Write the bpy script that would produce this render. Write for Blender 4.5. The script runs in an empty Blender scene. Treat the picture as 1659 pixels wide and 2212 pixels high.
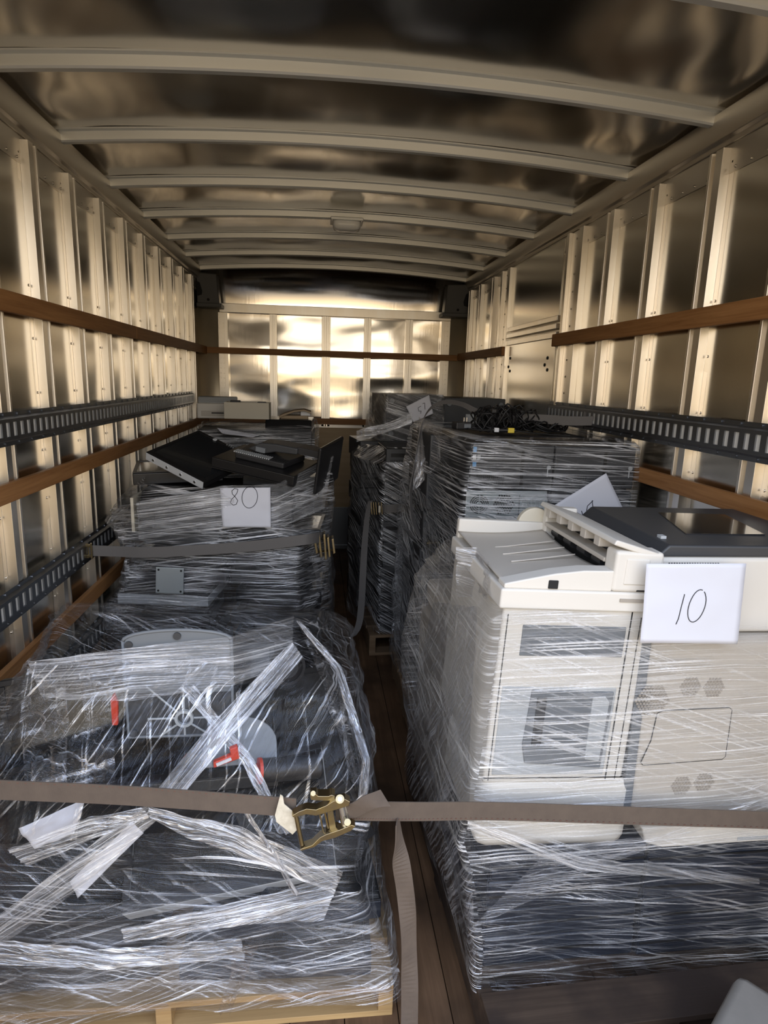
import bpy, bmesh, math, random
from mathutils import Vector, Matrix, Euler, noise
PI = math.pi
rnd = random.Random(7)
SC = bpy.context.scene
COL = SC.collection

# ---------------------------------------------------------------- camera
FPX, YAW, PITCH, ROLL, CAMZ = 1352.553, .1109, .2091, .0292, 1.6879
cy_, sy_, cp_, sp_ = math.cos(YAW), math.sin(YAW), math.cos(PITCH), math.sin(PITCH)
F_ = Vector((sy_*cp_, cy_*cp_, -sp_)); r0_ = Vector((cy_, -sy_, 0)); u0_ = r0_.cross(F_)
R_ = r0_*math.cos(ROLL) + u0_*math.sin(ROLL); U_ = u0_*math.cos(ROLL) - r0_*math.sin(ROLL)
EYE = Vector((0, 0, CAMZ))
cd = bpy.data.cameras.new('camera'); cam = bpy.data.objects.new('camera', cd); COL.objects.link(cam)
cam.matrix_world = Matrix(((R_.x, U_.x, -F_.x, 0), (R_.y, U_.y, -F_.y, 0), (R_.z, U_.z, -F_.z, CAMZ), (0, 0, 0, 1)))
cd.sensor_fit = 'HORIZONTAL'; cd.sensor_width = 36; cd.lens = FPX*36/1659; cd.clip_start = .02; cd.clip_end = 100
SC.camera = cam

# ---------------------------------------------------------------- daylight through the open rear of the truck
SC.view_settings.view_transform = 'Standard'; SC.view_settings.look = 'None'
SC.view_settings.gamma = 1; SC.view_settings.use_curve_mapping = False
SC.view_settings.exposure = 0.58
SC.cycles.transparent_max_bounces = 32
SC.cycles.max_bounces = 14; SC.cycles.glossy_bounces = 8; SC.cycles.diffuse_bounces = 5
SC.cycles.use_denoising = True
SC.cycles.sample_clamp_indirect = 6
w = bpy.data.worlds.new('sky'); SC.world = w; w.use_nodes = True
nt = w.node_tree; nt.nodes.clear()
def N(nt, t, **k):
    n = nt.nodes.new(t)
    for a, b in k.items():
        if a in n.inputs: n.inputs[a].default_value = b
        else: setattr(n, a, b)
    return n
def ramp(nt, stops, interp='LINEAR'):
    n = nt.nodes.new('ShaderNodeValToRGB'); cr = n.color_ramp; cr.interpolation = interp
    while len(cr.elements) < len(stops): cr.elements.new(.5)
    for e, (p, c) in zip(cr.elements, stops):
        e.position = p; e.color = c if isinstance(c, tuple) else (c, c, c, 1)
    return n
tc = N(nt, 'ShaderNodeTexCoord'); sx = N(nt, 'ShaderNodeSeparateXYZ'); nt.links.new(tc.outputs['Generated'], sx.inputs[0])
mr = N(nt, 'ShaderNodeMapRange'); mr.inputs[1].default_value = -1; mr.inputs[2].default_value = 1; nt.links.new(sx.outputs[2], mr.inputs[0])
WSKY = [(0.0, (.05, .045, .04, 1)), (.36, (.13, .11, .085, 1)), (.44, (.34, .26, .17, 1)), (.478, (.46, .35, .21, 1)), (.494, (.52, .41, .25, 1)), (.501, (.66, .60, .50, 1)), (.508, (.80, .78, .74, 1)),
        (.519, (.34, .28, .19, 1)), (.545, (.46, .38, .28, 1)), (.575, (.86, .82, .77, 1)), (.68, (.66, .73, .86, 1)), (1.0, (.44, .58, .90, 1))]
cr = ramp(nt, WSKY); nt.links.new(mr.outputs[0], cr.inputs[0])
bg = N(nt, 'ShaderNodeBackground'); bg.inputs[1].default_value = 2.9; nt.links.new(cr.outputs[0], bg.inputs[0])
wo = N(nt, 'ShaderNodeOutputWorld'); nt.links.new(bg.outputs[0], wo.inputs[0])
YR = .55            # rear opening of the cargo box
WLX, WRX, CZ, DY = -1.029, 1.363, 2.58, 6.122
pd = bpy.data.lights.new('rear_opening_portal', 'AREA'); pd.shape = 'RECTANGLE'; pd.size = 2.5; pd.size_y = 2.6
pd.cycles.is_portal = True
po = bpy.data.objects.new('rear_opening_portal', pd); COL.objects.link(po)
po.location = (.165, YR, 1.3); po.rotation_euler = (PI/2, 0, 0)

# ---------------------------------------------------------------- helpers: pixel rays, mesh builder, objects
def ray(x, y): return F_ + R_*((x-829.5)/FPX) + U_*((1106-y)/FPX)
def at(x, y, Y): d = ray(x, y); return EYE + d*(Y/d.y)
def atx(x, y, X): d = ray(x, y); return EYE + d*(X/d.x)
def atz(x, y, Z): d = ray(x, y); return EYE + d*((Z-CAMZ)/d.z)
def atp(x, y, p0, n): d = ray(x, y); return EYE + d*((p0-EYE).dot(n)/d.dot(n))

class MB:
    def __init__(s): s.v = []; s.f = []; s.uv = []; s.M = None
    def add(s, vs, fs):
        b = len(s.v)
        for p in vs:
            p = Vector(p); s.v.append(s.M @ p if s.M else p)
        for f in fs: s.f.append([b+i for i in f])
        return s
    def box(s, x0, x1, y0, y1, z0, z1):
        return s.add([(x0,y0,z0),(x1,y0,z0),(x1,y1,z0),(x0,y1,z0),(x0,y0,z1),(x1,y0,z1),(x1,y1,z1),(x0,y1,z1)],
                     [(3,2,1,0),(4,5,6,7),(0,1,5,4),(1,2,6,5),(2,3,7,6),(3,0,4,7)])
    def cbox(s, c, sz):
        return s.box(c[0]-sz[0]/2, c[0]+sz[0]/2, c[1]-sz[1]/2, c[1]+sz[1]/2, c[2]-sz[2]/2, c[2]+sz[2]/2)
    def prism(s, pts, a0, a1, axis='z'):
        n = len(pts)
        def P(p, t): return (p[0], p[1], t) if axis == 'z' else ((p[0], t, p[1]) if axis == 'y' else (t, p[0], p[1]))
        vs = [P(p, a0) for p in pts] + [P(p, a1) for p in pts]
        return s.add(vs, [tuple(range(n-1, -1, -1)), tuple(range(n, 2*n))] + [(i, (i+1) % n, n+(i+1) % n, n+i) for i in range(n)])
    def cyl(s, p0, p1, r, seg=14, r1=None):
        p0, p1 = Vector(p0), Vector(p1); r1 = r if r1 is None else r1
        d = (p1-p0).normalized(); a = d.orthogonal().normalized(); b = d.cross(a)
        vs = []
        for p, q in ((p0, r), (p1, r1)):
            for i in range(seg):
                t = 2*PI*i/seg; vs.append(p + (a*math.cos(t)+b*math.sin(t))*q)
        return s.add(vs, [tuple(range(seg-1, -1, -1)), tuple(range(seg, 2*seg))] + [(i, (i+1) % seg, seg+(i+1) % seg, seg+i) for i in range(seg)])
    def tube(s, pts, r, seg=8, closed=False):
        pts = [Vector(p) for p in pts]; n = len(pts); vs = []; up = None
        for i, p in enumerate(pts):
            d = (pts[min(i+1, n-1)] - pts[max(i-1, 0)])
            if d.length < 1e-9: d = Vector((0, 0, 1))
            d.normalize()
            if up is None: up = d.orthogonal().normalized()
            a = (up - d*up.dot(d))
            a = a.normalized() if a.length > 1e-6 else d.orthogonal().normalized()
            up = a; b = d.cross(a)
            for k in range(seg):
                t = 2*PI*k/seg; vs.append(p + (a*math.cos(t)+b*math.sin(t))*r)
        fs = [(i*seg+k, i*seg+(k+1) % seg, (i+1)*seg+(k+1) % seg, (i+1)*seg+k) for i in range(n-1) for k in range(seg)]
        fs += [tuple(range(seg-1, -1, -1)), tuple(range((n-1)*seg, n*seg))]
        return s.add(vs, fs)
    def disc_ring(s, c, ax, r0, r1, t, seg=24):     # flat ring (r0 may be 0 for a disc) with thickness t along unit axis ax
        c = Vector(c); ax = Vector(ax).normalized(); a = ax.orthogonal().normalized(); b = ax.cross(a)
        if r0 <= 0: return s.cyl(c, c+ax*t, r1, seg)
        vs = []
        for off in (0, t):
            for r in (r0, r1):
                for i in range(seg):
                    q = 2*PI*i/seg; vs.append(c+ax*off+(a*math.cos(q)+b*math.sin(q))*r)
        fs = []
        for i in range(seg):
            j = (i+1) % seg
            fs += [(i, seg+i, seg+j, j), (2*seg+i, 2*seg+j, 3*seg+j, 3*seg+i), (seg+i, 3*seg+i, 3*seg+j, seg+j), (i, j, 2*seg+j, 2*seg+i)]
        return s.add(vs, fs)
    def sheet(s, G, uv=None):     # G[i][j] points -> open grid
        n, m = len(G), len(G[0])
        base = len(s.v)
        s.add([p for row in G for p in row], [(i*m+j, i*m+j+1, (i+1)*m+j+1, (i+1)*m+j) for i in range(n-1) for j in range(m-1)])
        if uv:
            s.uv += [uv[i][j] for i in range(n) for j in range(m)]
        return s
    def build(s, name, mat, parent=None, origin=None, bevel=0, smooth=False, fixn=True, solid=0):
        me = bpy.data.meshes.new(name)
        o0 = Vector(origin) if origin is not None else Vector((0, 0, 0))
        me.from_pydata([p-o0 for p in s.v], [], s.f)
        if s.uv and len(s.uv) == len(s.v):
            l = me.uv_layers.new(name='UVMap')
            for lp in me.loops: l.data[lp.index].uv = s.uv[lp.vertex_index]
        if fixn:
            bm = bmesh.new(); bm.from_mesh(me); bmesh.ops.recalc_face_normals(bm, faces=bm.faces); bm.to_mesh(me); bm.free()
        me.materials.append(mat)
        if smooth: me.polygons.foreach_set('use_smooth', [True]*len(me.polygons))
        o = bpy.data.objects.new(name, me); COL.objects.link(o); o.location = o0
        if parent is not None: o.parent = parent
        if solid:
            m = o.modifiers.new('thickness', 'SOLIDIFY'); m.thickness = solid; m.offset = 0
        if bevel:
            m = o.modifiers.new('edges', 'BEVEL'); m.width = bevel; m.segments = 2; m.limit_method = 'ANGLE'; m.angle_limit = .7
            me.polygons.foreach_set('use_smooth', [True]*len(me.polygons))
            m.harden_normals = True
        return o
def tag(o, label=None, cat=None, group=None, kind=None):
    for k, v in (('label', label), ('category', cat), ('group', group), ('kind', kind)):
        if v: o[k] = v
    return o
def thing(name, label, cat, loc=(0, 0, 0), rot=(0, 0, 0), group=None):
    o = bpy.data.objects.new(name, None); COL.objects.link(o); o.empty_display_size = .1
    o.location = loc; o.rotation_euler = rot
    return tag(o, label, cat, group)
KIDS = {}
def copy_tree(o, parent=None):
    c = o.copy(); COL.objects.link(c)
    if parent is not None: c.parent = parent
    for ch in [k for k in bpy.data.objects if k.parent == o]: copy_tree(ch, c)
    return c
ORD = ['first', 'second', 'third', 'fourth', 'fifth', 'sixth', 'seventh', 'eighth', 'ninth', 'tenth', 'eleventh', 'twelfth', 'thirteenth', 'fourteenth']
def lerp(a, b, t): return a+(b-a)*t

# ---------------------------------------------------------------- materials
def mat(name, col, rough=.5, metal=0, spec=.5, bump=None, var=None, aniso=None, coat=0):
    """col rgb; bump=(scale_xyz, strength, distance); var=(scale_xyz, colour2, contrast) mottles the base colour"""
    m = bpy.data.materials.new(name); m.use_nodes = True; nt = m.node_tree; b = nt.nodes['Principled BSDF']
    b.inputs['Base Color'].default_value = (*col, 1); b.inputs['Roughness'].default_value = rough
    b.inputs['Metallic'].default_value = metal; b.inputs['Specular IOR Level'].default_value = spec
    if coat: b.inputs['Coat Weight'].default_value = coat
    if bump or var:
        tc = N(nt, 'ShaderNodeTexCoord')
    if var:
        mp = N(nt, 'ShaderNodeMapping'); mp.inputs['Scale'].default_value = var[0]; nt.links.new(tc.outputs['Object'], mp.inputs[0])
        nz = N(nt, 'ShaderNodeTexNoise'); nz.inputs['Scale'].default_value = 1; nz.inputs['Detail'].default_value = 5; nz.inputs['Roughness'].default_value = .6
        nt.links.new(mp.outputs[0], nz.inputs[0])
        k = var[2] if len(var) > 2 else .25
        rp = ramp(nt, [(.5-k, (*col, 1)), (.5+k, (*var[1], 1))]); nt.links.new(nz.outputs[0], rp.inputs[0]); nt.links.new(rp.outputs[0], b.inputs['Base Color'])
    if bump:
        mp = N(nt, 'ShaderNodeMapping'); mp.inputs['Scale'].default_value = bump[0]; nt.links.new(tc.outputs['Object'], mp.inputs[0])
        nz = N(nt, 'ShaderNodeTexNoise'); nz.inputs['Scale'].default_value = 1; nz.inputs['Detail'].default_value = 3
        nt.links.new(mp.outputs[0], nz.inputs[0])
        bp = N(nt, 'ShaderNodeBump'); bp.inputs['Strength'].default_value = bump[1]; bp.inputs['Distance'].default_value = bump[2]
        nt.links.new(nz.outputs[0], bp.inputs['Height']); nt.links.new(bp.outputs[0], b.inputs['Normal'])
    return m
def wood(name, c1, c2, axis, rough=.55, gscale=9, stain=None):
    m = bpy.data.materials.new(name); m.use_nodes = True; nt = m.node_tree; b = nt.nodes['Principled BSDF']
    tc = N(nt, 'ShaderNodeTexCoord'); mp = N(nt, 'ShaderNodeMapping')
    sc = [gscale*5]*3; sc['xyz'.index(axis)] = gscale*.22
    mp.inputs['Scale'].default_value = sc; nt.links.new(tc.outputs['Object'], mp.inputs[0])
    nz = N(nt, 'ShaderNodeTexNoise', Detail=6, Roughness=.65, Distortion=.4); nz.inputs['Scale'].default_value = 1
    nt.links.new(mp.outputs[0], nz.inputs[0])
    rp = ramp(nt, [(.3, (*c1, 1)), (.7, (*c2, 1))]); nt.links.new(nz.outputs[0], rp.inputs[0])
    last = rp.outputs[0]
    if stain:
        n2 = N(nt, 'ShaderNodeTexNoise', Detail=4); n2.inputs['Scale'].default_value = stain[1]; nt.links.new(tc.outputs['Object'], n2.inputs[0])
        r2 = ramp(nt, [(.42, 0.0), (.62, 1.0)]); nt.links.new(n2.outputs[0], r2.inputs[0])
        mx = N(nt, 'ShaderNodeMix', data_type='RGBA'); mx.inputs[7].default_value = (*stain[0], 1)
        nt.links.new(r2.outputs[0], mx.inputs[0]); nt.links.new(last, mx.inputs[6]); last = mx.outputs[2]
    nt.links.new(last, b.inputs['Base Color'])
    b.inputs['Roughness'].default_value = rough; b.inputs['Specular IOR Level'].default_value = .25
    bp = N(nt, 'ShaderNodeBump'); bp.inputs['Strength'].default_value = .35; bp.inputs['Distance'].default_value = .003
    nt.links.new(nz.outputs[0], bp.inputs['Height']); nt.links.new(bp.outputs[0], b.inputs['Normal'])
    return m
M = {}
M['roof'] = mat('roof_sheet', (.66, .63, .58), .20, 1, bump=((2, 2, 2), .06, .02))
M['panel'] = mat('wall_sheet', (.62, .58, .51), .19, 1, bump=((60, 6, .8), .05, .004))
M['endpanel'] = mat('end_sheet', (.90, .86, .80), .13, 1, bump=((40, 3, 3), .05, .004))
M['post'] = mat('post_aluminium', (.86, .83, .78), .33, 1, bump=((3, 3, .6), .08, .01), var=((9, 9, 1.2), (.78, .70, .58), .3))
M['rail'] = mat('rail_aluminium', (.62, .58, .52), .38, 1, bump=((2, 1, 8), .08, .01))
M['bow'] = mat('bow_aluminium', (.74, .75, .73), .42, .55, bump=((1, 40, 40), .05, .004))
M['track'] = mat('track_steel', (.24, .25, .265), .40, 1, bump=((20, 20, 20), .06, .004), var=((6, 6, 6), (.22, .23, .25), .2))
M['slatwood'] = wood('slat_wood', (.24, .105, .035), (.42, .21, .08), 'y')
M['slatwoodx'] = wood('slat_wood_across', (.24, .11, .04), (.42, .22, .09), 'x')
M['ply'] = wood('plywood', (.50, .37, .22), (.62, .48, .31), 'x', .6, 4)
M['kick'] = mat('kick_steel', (.33, .35, .38), .35, 1, bump=((3, 3, 3), .1, .01))
M['floor'] = wood('floor_planks', (.10, .055, .028), (.20, .115, .062), 'y', .6, 8, stain=((.06, .035, .02), 2.5))
M['casting'] = mat('casting_grey', (.10, .10, .10), .5, 0, bump=((60, 60, 60), .1, .002))
M['lens'] = mat('lamp_lens', (.88, .88, .85), .22, 0)
M['corner'] = mat('corner_sheet', (.86, .76, .58), .42, .7)
M['bright'] = mat('bright_zinc', (.80, .79, .75), .5, .25)
M['chrome'] = mat('bright_metal', (.75, .75, .76), .2, 1)
M['gap'] = mat('dark_gap', (.012, .012, .012), .8)

# ---------------------------------------------------------------- the cargo box
def structure(o): o['kind'] = 'structure'; return o
PLX, PRX = WLX-.034, WRX+.034          # wall sheet planes
mb = MB()
for i in range(17):                    # planks run towards the end wall
    x0 = PLX-.02 + i*.146
    mb.box(x0+.0012, x0+.1448, YR, DY, -.04, 0)
structure(mb.build('floor', M['floor'], bevel=.0015))
structure(MB().box(PLX-.02, PRX+.04, YR, DY, -.08, -.041).build('trim_1', M['gap']))
# roof: arched sheet, gently oil-canned between the bows
def arch(x): t = (x-(WLX+WRX)/2)/((WRX-WLX)/2); return .055*(1-t*t)
BOW = [2.263+.61*k for k in range(-2, 7)]
def roof_z(x, y):
    k = (y-2.263)/.61; u = abs(math.sin(PI*k))
    t = min(1, (1-abs((x-.167)/1.196))*4)
    n = noise.noise(Vector((x*1.5, y*1.6, 3.1))) + .5*noise.noise(Vector((x*3.2, y*2.6, 9.1)))
    e = noise.noise(Vector((x*7, y*3.5, 1.7)))*max(0, 1-t*.8)
    return CZ+.036+arch(x) + u*(.017*n + .016*e)
xs = [PLX-.02+(PRX-PLX+.04)*i/110 for i in range(111)]; ys = [YR+(5.93-YR)*i/220 for i in range(221)]
mb = MB().sheet([[(x, y, roof_z(x, y)) for x in xs] for y in ys])
structure(mb.build('ceiling', M['roof'], smooth=True, solid=.003))
structure(MB().box(PLX-.06, PRX+.06, YR, DY+.1, CZ+.16, CZ+.2).build('ceiling_top', M['rail']))
def sheet_x(X, side, y0, y1, z0, z1, seed):
    ny, nz_ = max(8, int((y1-y0)*26)), 60
    G = []
    for i in range(ny+1):
        y = lerp(y0, y1, i/ny); row = []
        for j in range(nz_+1):
            z = lerp(z0, z1, j/nz_)
            row.append((X - side*(.0035*noise.noise(Vector((y*2.3, z*2.0, seed))) + .0012*noise.noise(Vector((y*6, z*5, seed)))), y, z))
        G.append(row)
    return MB().sheet(G)
mb = sheet_x(PLX, 1, YR, DY, 0, CZ+.04, 4.2); structure(mb.build('wall_left', M['panel'], smooth=True, solid=.004))
mb = sheet_x(PRX, -1, YR, DY, 0, CZ+.04, 8.2); structure(mb.build('wall_right', M['panel'], smooth=True, solid=.004))
structure(MB().box(PLX-.03, PLX-.012, YR, DY+.05, -.08, CZ+.18).box(PRX+.012, PRX+.03, YR, DY+.05, -.08, CZ+.18).build('wall_outer', M['rail']))
# end wall: buckled bright sheet above plywood and a steel kick plate
G = []
for i in range(150):
    x = lerp(PLX, PRX, i/149); row = []
    for j in range(90):
        z = lerp(1.21, 2.3, j/89)
        d = .013*noise.noise(Vector((x*1.7, z*3.6, 21.3)))+.0052*noise.noise(Vector((x*2.2, z*6.5, 5.3)))+.0007*noise.noise(Vector((x*5, z*13, 2.3)))
        row.append((x, DY+.035-d, z))
    G.append(row)
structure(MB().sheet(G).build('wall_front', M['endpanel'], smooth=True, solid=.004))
structure(MB().box(PLX-.02, PRX+.02, DY+.05, DY+.07, -.08, CZ+.18).build('wall_front_outer', M['rail']))
structure(MB().box(PLX, PRX, DY-.002, DY+.03, .43, 1.215).build('wall_front_lower', M['ply']))
structure(MB().box(PLX, PRX, DY-.012, DY+.02, .0, .43).box(PLX, PRX, DY-.022, DY-.01, .012, .045).build('baseboard_front', M['kick'], bevel=.003))
structure(MB().box(-.9, 1.27, DY-.004, DY+.03, 1.212, 1.245).build('trim_2', M['rail'], bevel=.002))
# cove between end wall and roof
G = []
for i in range(40):
    x = lerp(PLX, PRX, i/39); row = []
    for j in range(25):
        t = j/24
        a = t*PI/2
        row.append((x, DY+.03-.23*(1-math.cos(a)) + .003*noise.noise(Vector((x*2, t*2, 4))), 2.30+(CZ+.06+arch(x)-2.30)*math.sin(a)))
    G.append(row)
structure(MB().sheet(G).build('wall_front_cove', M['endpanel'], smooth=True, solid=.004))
structure(MB().box(-.885, 1.262, DY-.045, DY+.03, 2.242, 2.322).build('trim_3', M['post'], bevel=.004))
# rounded front corners
for nm, cx, sg in (('wall_left_corner', PLX, 1), ('wall_right_corner', PRX, -1)):
    G = []
    for i in range(17):
        a = PI/2*i/16
        G.append([(cx+sg*(.17-.17*math.cos(a)), DY+.03-.17+.17*math.sin(a), z) for z in (0, 1.2, 2.33)])
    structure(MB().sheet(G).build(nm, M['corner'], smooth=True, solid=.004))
# rivets on perforated edge strips
for nm, cx in (('trim_4', -.868), ('trim_5', 1.231)):
    mb = MB().box(cx-.035, cx+.035, DY-.006, DY+.03, 1.22, 2.245).box(cx+.022 if cx < 0 else cx-.052, cx+.052 if cx < 0 else cx-.022, DY-.02, DY+.03, 1.22, 2.245)
    for k in range(22):
        for dx in (-.018, .010): mb.cyl((cx+dx, DY-.012, 1.25+k*.045), (cx+dx, DY-.004, 1.25+k*.045), .005, 8)
    structure(mb.build(nm, M['post'], bevel=.001))
# top rails where walls meet roof
for nm, X, sg in (('trim_6', PLX, 1), ('trim_7', PRX, -1)):
    pts = [(X, 2.50), (X+sg*.012, 2.50), (X+sg*.016, 2.515), (X+sg*.032, 2.52), (X+sg*.05, 2.575), (X+sg*.05, 2.60), (X, 2.62)]
    mb = MB().prism(pts, YR, 5.97, 'y')
    structure(mb.build(nm, M['rail'], bevel=.002))
    mb = MB().box(min(X, X+sg*.006), max(X, X+sg*.006), YR, 5.97, 2.405, 2.50)
    for k in range(70):
        mb.cyl((X+sg*.005, YR+.05+k*.078, 2.42), (X+sg*.010, YR+.05+k*.078, 2.42), .005, 8)
    structure(mb.build('trim_8' if sg > 0 else 'trim_9', M['rail'], bevel=.001))

# roof bows: each its own arched hat section
for i, y in enumerate(BOW):
    mb = MB(); n = 36
    prof = [(-.038, .034), (-.038, .028), (-.02, .026), (-.017, -.004), (-.012, -.010), (.012, -.010), (.017, -.004), (.02, .026), (.038, .028), (.038, .034)]
    vs = []; k = len(prof)
    for j in range(n+1):
        x = lerp(WLX-.02, WRX+.02, j/n)
        vs += [(x, y+a, CZ+b+arch(x)) for a, b in prof]
    fs = [(j*k+q, j*k+(q+1) % k, (j+1)*k+(q+1) % k, (j+1)*k+q) for j in range(n) for q in range(k)]
    fs += [tuple(range(k)), tuple(range(n*k, n*k+k))]
    mb.add(vs, fs)
    o = mb.build('roof_bow', M['bow'], origin=(WLX, y, CZ))
    tag(o, 'arched aluminium roof bow across the ceiling, %s counted from the end wall' % ORD[8-i], 'roof bow', 'roof bows across the ceiling')

# wall posts
def wall_post(X, sg, y, label, group):
    # sg=+1 left wall. profile in (depth from sheet, along y)
    P = [(0, -.030), (.003, -.030), (.003, -.002), (.034, 0), (.034, .040), (.014, .044), (.014, .060), (.034, .064), (.034, .076), (.003, .078), (.003, .108), (0, .108)]
    mb = MB().prism([(X+sg*a, y+b) for a, b in P], .02, 2.487)
    for z in (2.44, 1.99, 1.80, 1.60, 1.38, 1.19, .98, .78, .60):
        mb.cyl((X+sg*.003, y-.016, z), (X+sg*.006, y-.016, z), .005, 8)
    o = mb.build('wall_post', M['post'], origin=(X, y, .02), bevel=.0012)
    tag(o, label, 'wall post', group)
for k in range(13):
    y = 2.58+.3755*(k-4)
    n = 12-k
    wall_post(PLX, 1, y, 'aluminium post on the doorless slatted wall, %s counted from the end wall' % ORD[n], 'posts of the doorless wall')
ry = [5.837, 5.474, 5.071, 3.041, 2.651, 2.245, 1.86, 1.47]
for i, y in enumerate(ry):
    lab = ('aluminium post between side door and end wall, %s counted from the end wall' % ORD[i]) if i < 3 else \
          ('aluminium post on the side-door wall, %s counted from the door towards the opening' % ORD[i-3])
    wall_post(PRX, -1, y-.076 if i < 3 else y-.05, lab, 'posts of the side-door wall')
# side door in the right wall
mb = MB()
mb.box(PRX-.018, PRX, 3.64, 4.6, .1, 1.985); mb.box(PRX-.012, PRX, 3.64, 4.6, 2.07, 2.49)
d1 = structure(mb.build('door_1', M['panel'], bevel=.002))
mb = MB()
for z0, z1, q in ((1.95, 1.985, .03), (2.0, 2.03, .034), (2.045, 2.075, .028)): mb.box(PRX-q, PRX, 3.62, 4.62, z0, z1)
mb.build('door_rail', M['post'], d1, bevel=.003)
mb = MB()
for yy, zz in ((3.75, 1.84), (3.79, 1.80), (3.74, 1.77), (4.5, 1.86), (4.53, 1.80), (4.49, 1.77)):
    mb.cyl((PRX-.022, yy, zz), (PRX-.012, yy, zz), .010, 8)
mb.build('door_bolt', M['gap'], d1)
mb = MB()
for y0 in (3.33, 4.585):
    mb.box(PRX-.036, PRX, y0, y0+.055, .02, 2.49); mb.box(PRX-.022, PRX, y0+.055, y0+.17, .02, 2.49); mb.box(PRX-.042, PRX, y0+.17, y0+.20, .02, 2.49); mb.box(PRX-.030, PRX, y0+.21, y0+.235, .02, 2.49)
    for k in range(26): mb.cyl((PRX-.026, y0+.11, .2+k*.09), (PRX-.02, y0+.11, .2+k*.09), .005, 8)
structure(mb.build('door_1_frame', M['post'], bevel=.002))
# end-wall posts
for i, (x, wd) in enumerate(((-.404, .034), (.087, .04), (.477, .034), (.873, .034))):
    mb = MB()
    mb.box(x-wd, x+wd, DY-.004, DY+.03, 1.225, 2.245); mb.box(x-wd*.45, x-wd*.1, DY-.028, DY, 1.225, 2.245); mb.box(x+wd*.1, x+wd*.45, DY-.028, DY, 1.225, 2.245)
    for k in range(11): mb.cyl((x+wd*.8, DY-.008, 1.28+k*.09), (x+wd*.8, DY-.003, 1.28+k*.09), .004, 8)
    o = mb.build('end_wall_post', M['post'], origin=(x, DY, 1.225), bevel=.001)
    tag(o, 'narrow aluminium post on the end wall, %s counted from the doorless wall' % ORD[i], 'wall post', 'posts of the end wall')
# slats
def slat(x0, x1, y0, y1, z0, z1, label, m):
    o = MB().box(x0, x1, y0, y1, z0, z1).build('wood_slat', M[m], origin=((x0+x1)/2, (y0+y1)/2, z0), bevel=.004)
    tag(o, label, 'wood slat')
slat(WLX, WLX+.022, YR, 3.78, 1.868, 1.938, 'upper brown wood slat on the doorless wall, length nearest the opening', 'slatwood')
slat(WLX, WLX+.022, 3.784, 6.10, 1.868, 1.938, 'upper brown wood slat on the doorless wall, length reaching the end wall', 'slatwood')
slat(WLX, WLX+.022, YR, 6.10, 1.250, 1.315, 'brown wood slat on the doorless wall, below the topmost slotted track', 'slatwood')
slat(WLX, WLX+.022, YR, 5.6, .648, .716, 'brown wood slat low on the doorless wall, between two slotted tracks', 'slatwood')
slat(WLX, WLX+.022, YR, 5.6, .07, .30, 'wide brown kick board along the foot of the doorless wall', 'slatwood')
slat(WRX-.024, WRX, YR, 3.60, 1.898, 1.966, 'upper brown wood slat on the side-door wall, ending at the door frame', 'slatwood')
slat(WRX-.022, WRX, 4.60, 6.08, 1.880, 1.945, 'short brown wood slat between the side door and the end wall', 'slatwood')
slat(WRX-.022, WRX, YR, 3.55, 1.297, 1.358, 'brown wood slat on the side-door wall beneath the slotted track', 'slatwood')
slat(WRX-.022, WRX, YR, 3.55, .46, .55, 'brown wood slat low on the side-door wall behind the printers', 'slatwood')
slat(WLX+.024, WRX-.024, DY-.05, DY-.024, 1.877, 1.932, 'upper brown wood slat crossing the end wall', 'slatwoodx')
slat(WLX+.03, WRX-.03, DY-.05, DY-.024, 1.248, 1.302, 'lower brown wood slat crossing the end wall just above the plywood', 'slatwoodx')
# slotted logistic tracks
def etrack(X, sg, y0, y1, zc, h, label, pitch=.0508):
    mb = MB(); hz = h/2; f = hz*.62; q0, q1 = .004, .016; sl = hz*.42; sw = .0120
    def strip(za, zb, qa, qb):
        mb.add([(X+sg*qa, y0, za), (X+sg*qa, y1, za), (X+sg*qb, y1, zb), (X+sg*qb, y0, zb)], [(0, 1, 2, 3)])
    strip(zc-hz, zc-f-.008, q0, q0); strip(zc+f+.008, zc+hz, q0, q0); strip(zc-f-.008, zc-f, q0, q1); strip(zc+f, zc+f+.008, q1, q0)
    strip(zc-f, zc-sl, q1, q1); strip(zc+sl, zc+f, q1, q1)
    n = int((y1-y0)/pitch)
    for i in range(n):
        a = y0+i*pitch; b = a+pitch; c = (a+b)/2; e0, e1 = c-sw, c+sw
        xq, xi = X+sg*q1, X+sg*.0105
        if i == n-1: b = y1
        for p, q in ((a, e0), (e1, b)):
            mb.add([(xq, p, zc-sl), (xq, q, zc-sl), (xq, q, zc+sl), (xq, p, zc+sl)], [(0, 1, 2, 3)])
        mb.add([(xq, e0, zc-sl), (xq, e1, zc-sl), (xq, e1, zc+sl), (xq, e0, zc+sl), (xi, e0, zc-sl), (xi, e1, zc-sl), (xi, e1, zc+sl), (xi, e0, zc+sl)],
               [(0, 1, 5, 4), (1, 2, 6, 5), (2, 3, 7, 6), (3, 0, 4, 7)])
    k = int((y1-y0)/.1)
    for i in range(k):
        for z in (zc-hz*.86, zc+hz*.86):
            y = y0+.05+i*.1; mb.cyl((X+sg*q0, y, z), (X+sg*(q0+.004), y, z), .0055, 8)
    o = mb.build('cargo_track', M['track'], origin=(X, y0, zc), fixn=False)
    tag(o, label, 'cargo track')
    bk = MB().box(min(0, sg*.0105), max(0, sg*.0105), 0, y1-y0, -sl*1.15, sl*1.15).build('backing_strip', M['bright'], o); bk['label'] = 'bright strip behind the slots'
etrack(WLX, 1, YR, 5.43, 1.488, .112, 'topmost slotted steel track on the doorless wall')
etrack(WLX, 1, YR, 5.43, .898, .118, 'middle slotted steel track on the doorless wall, strap hook in it')
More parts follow.
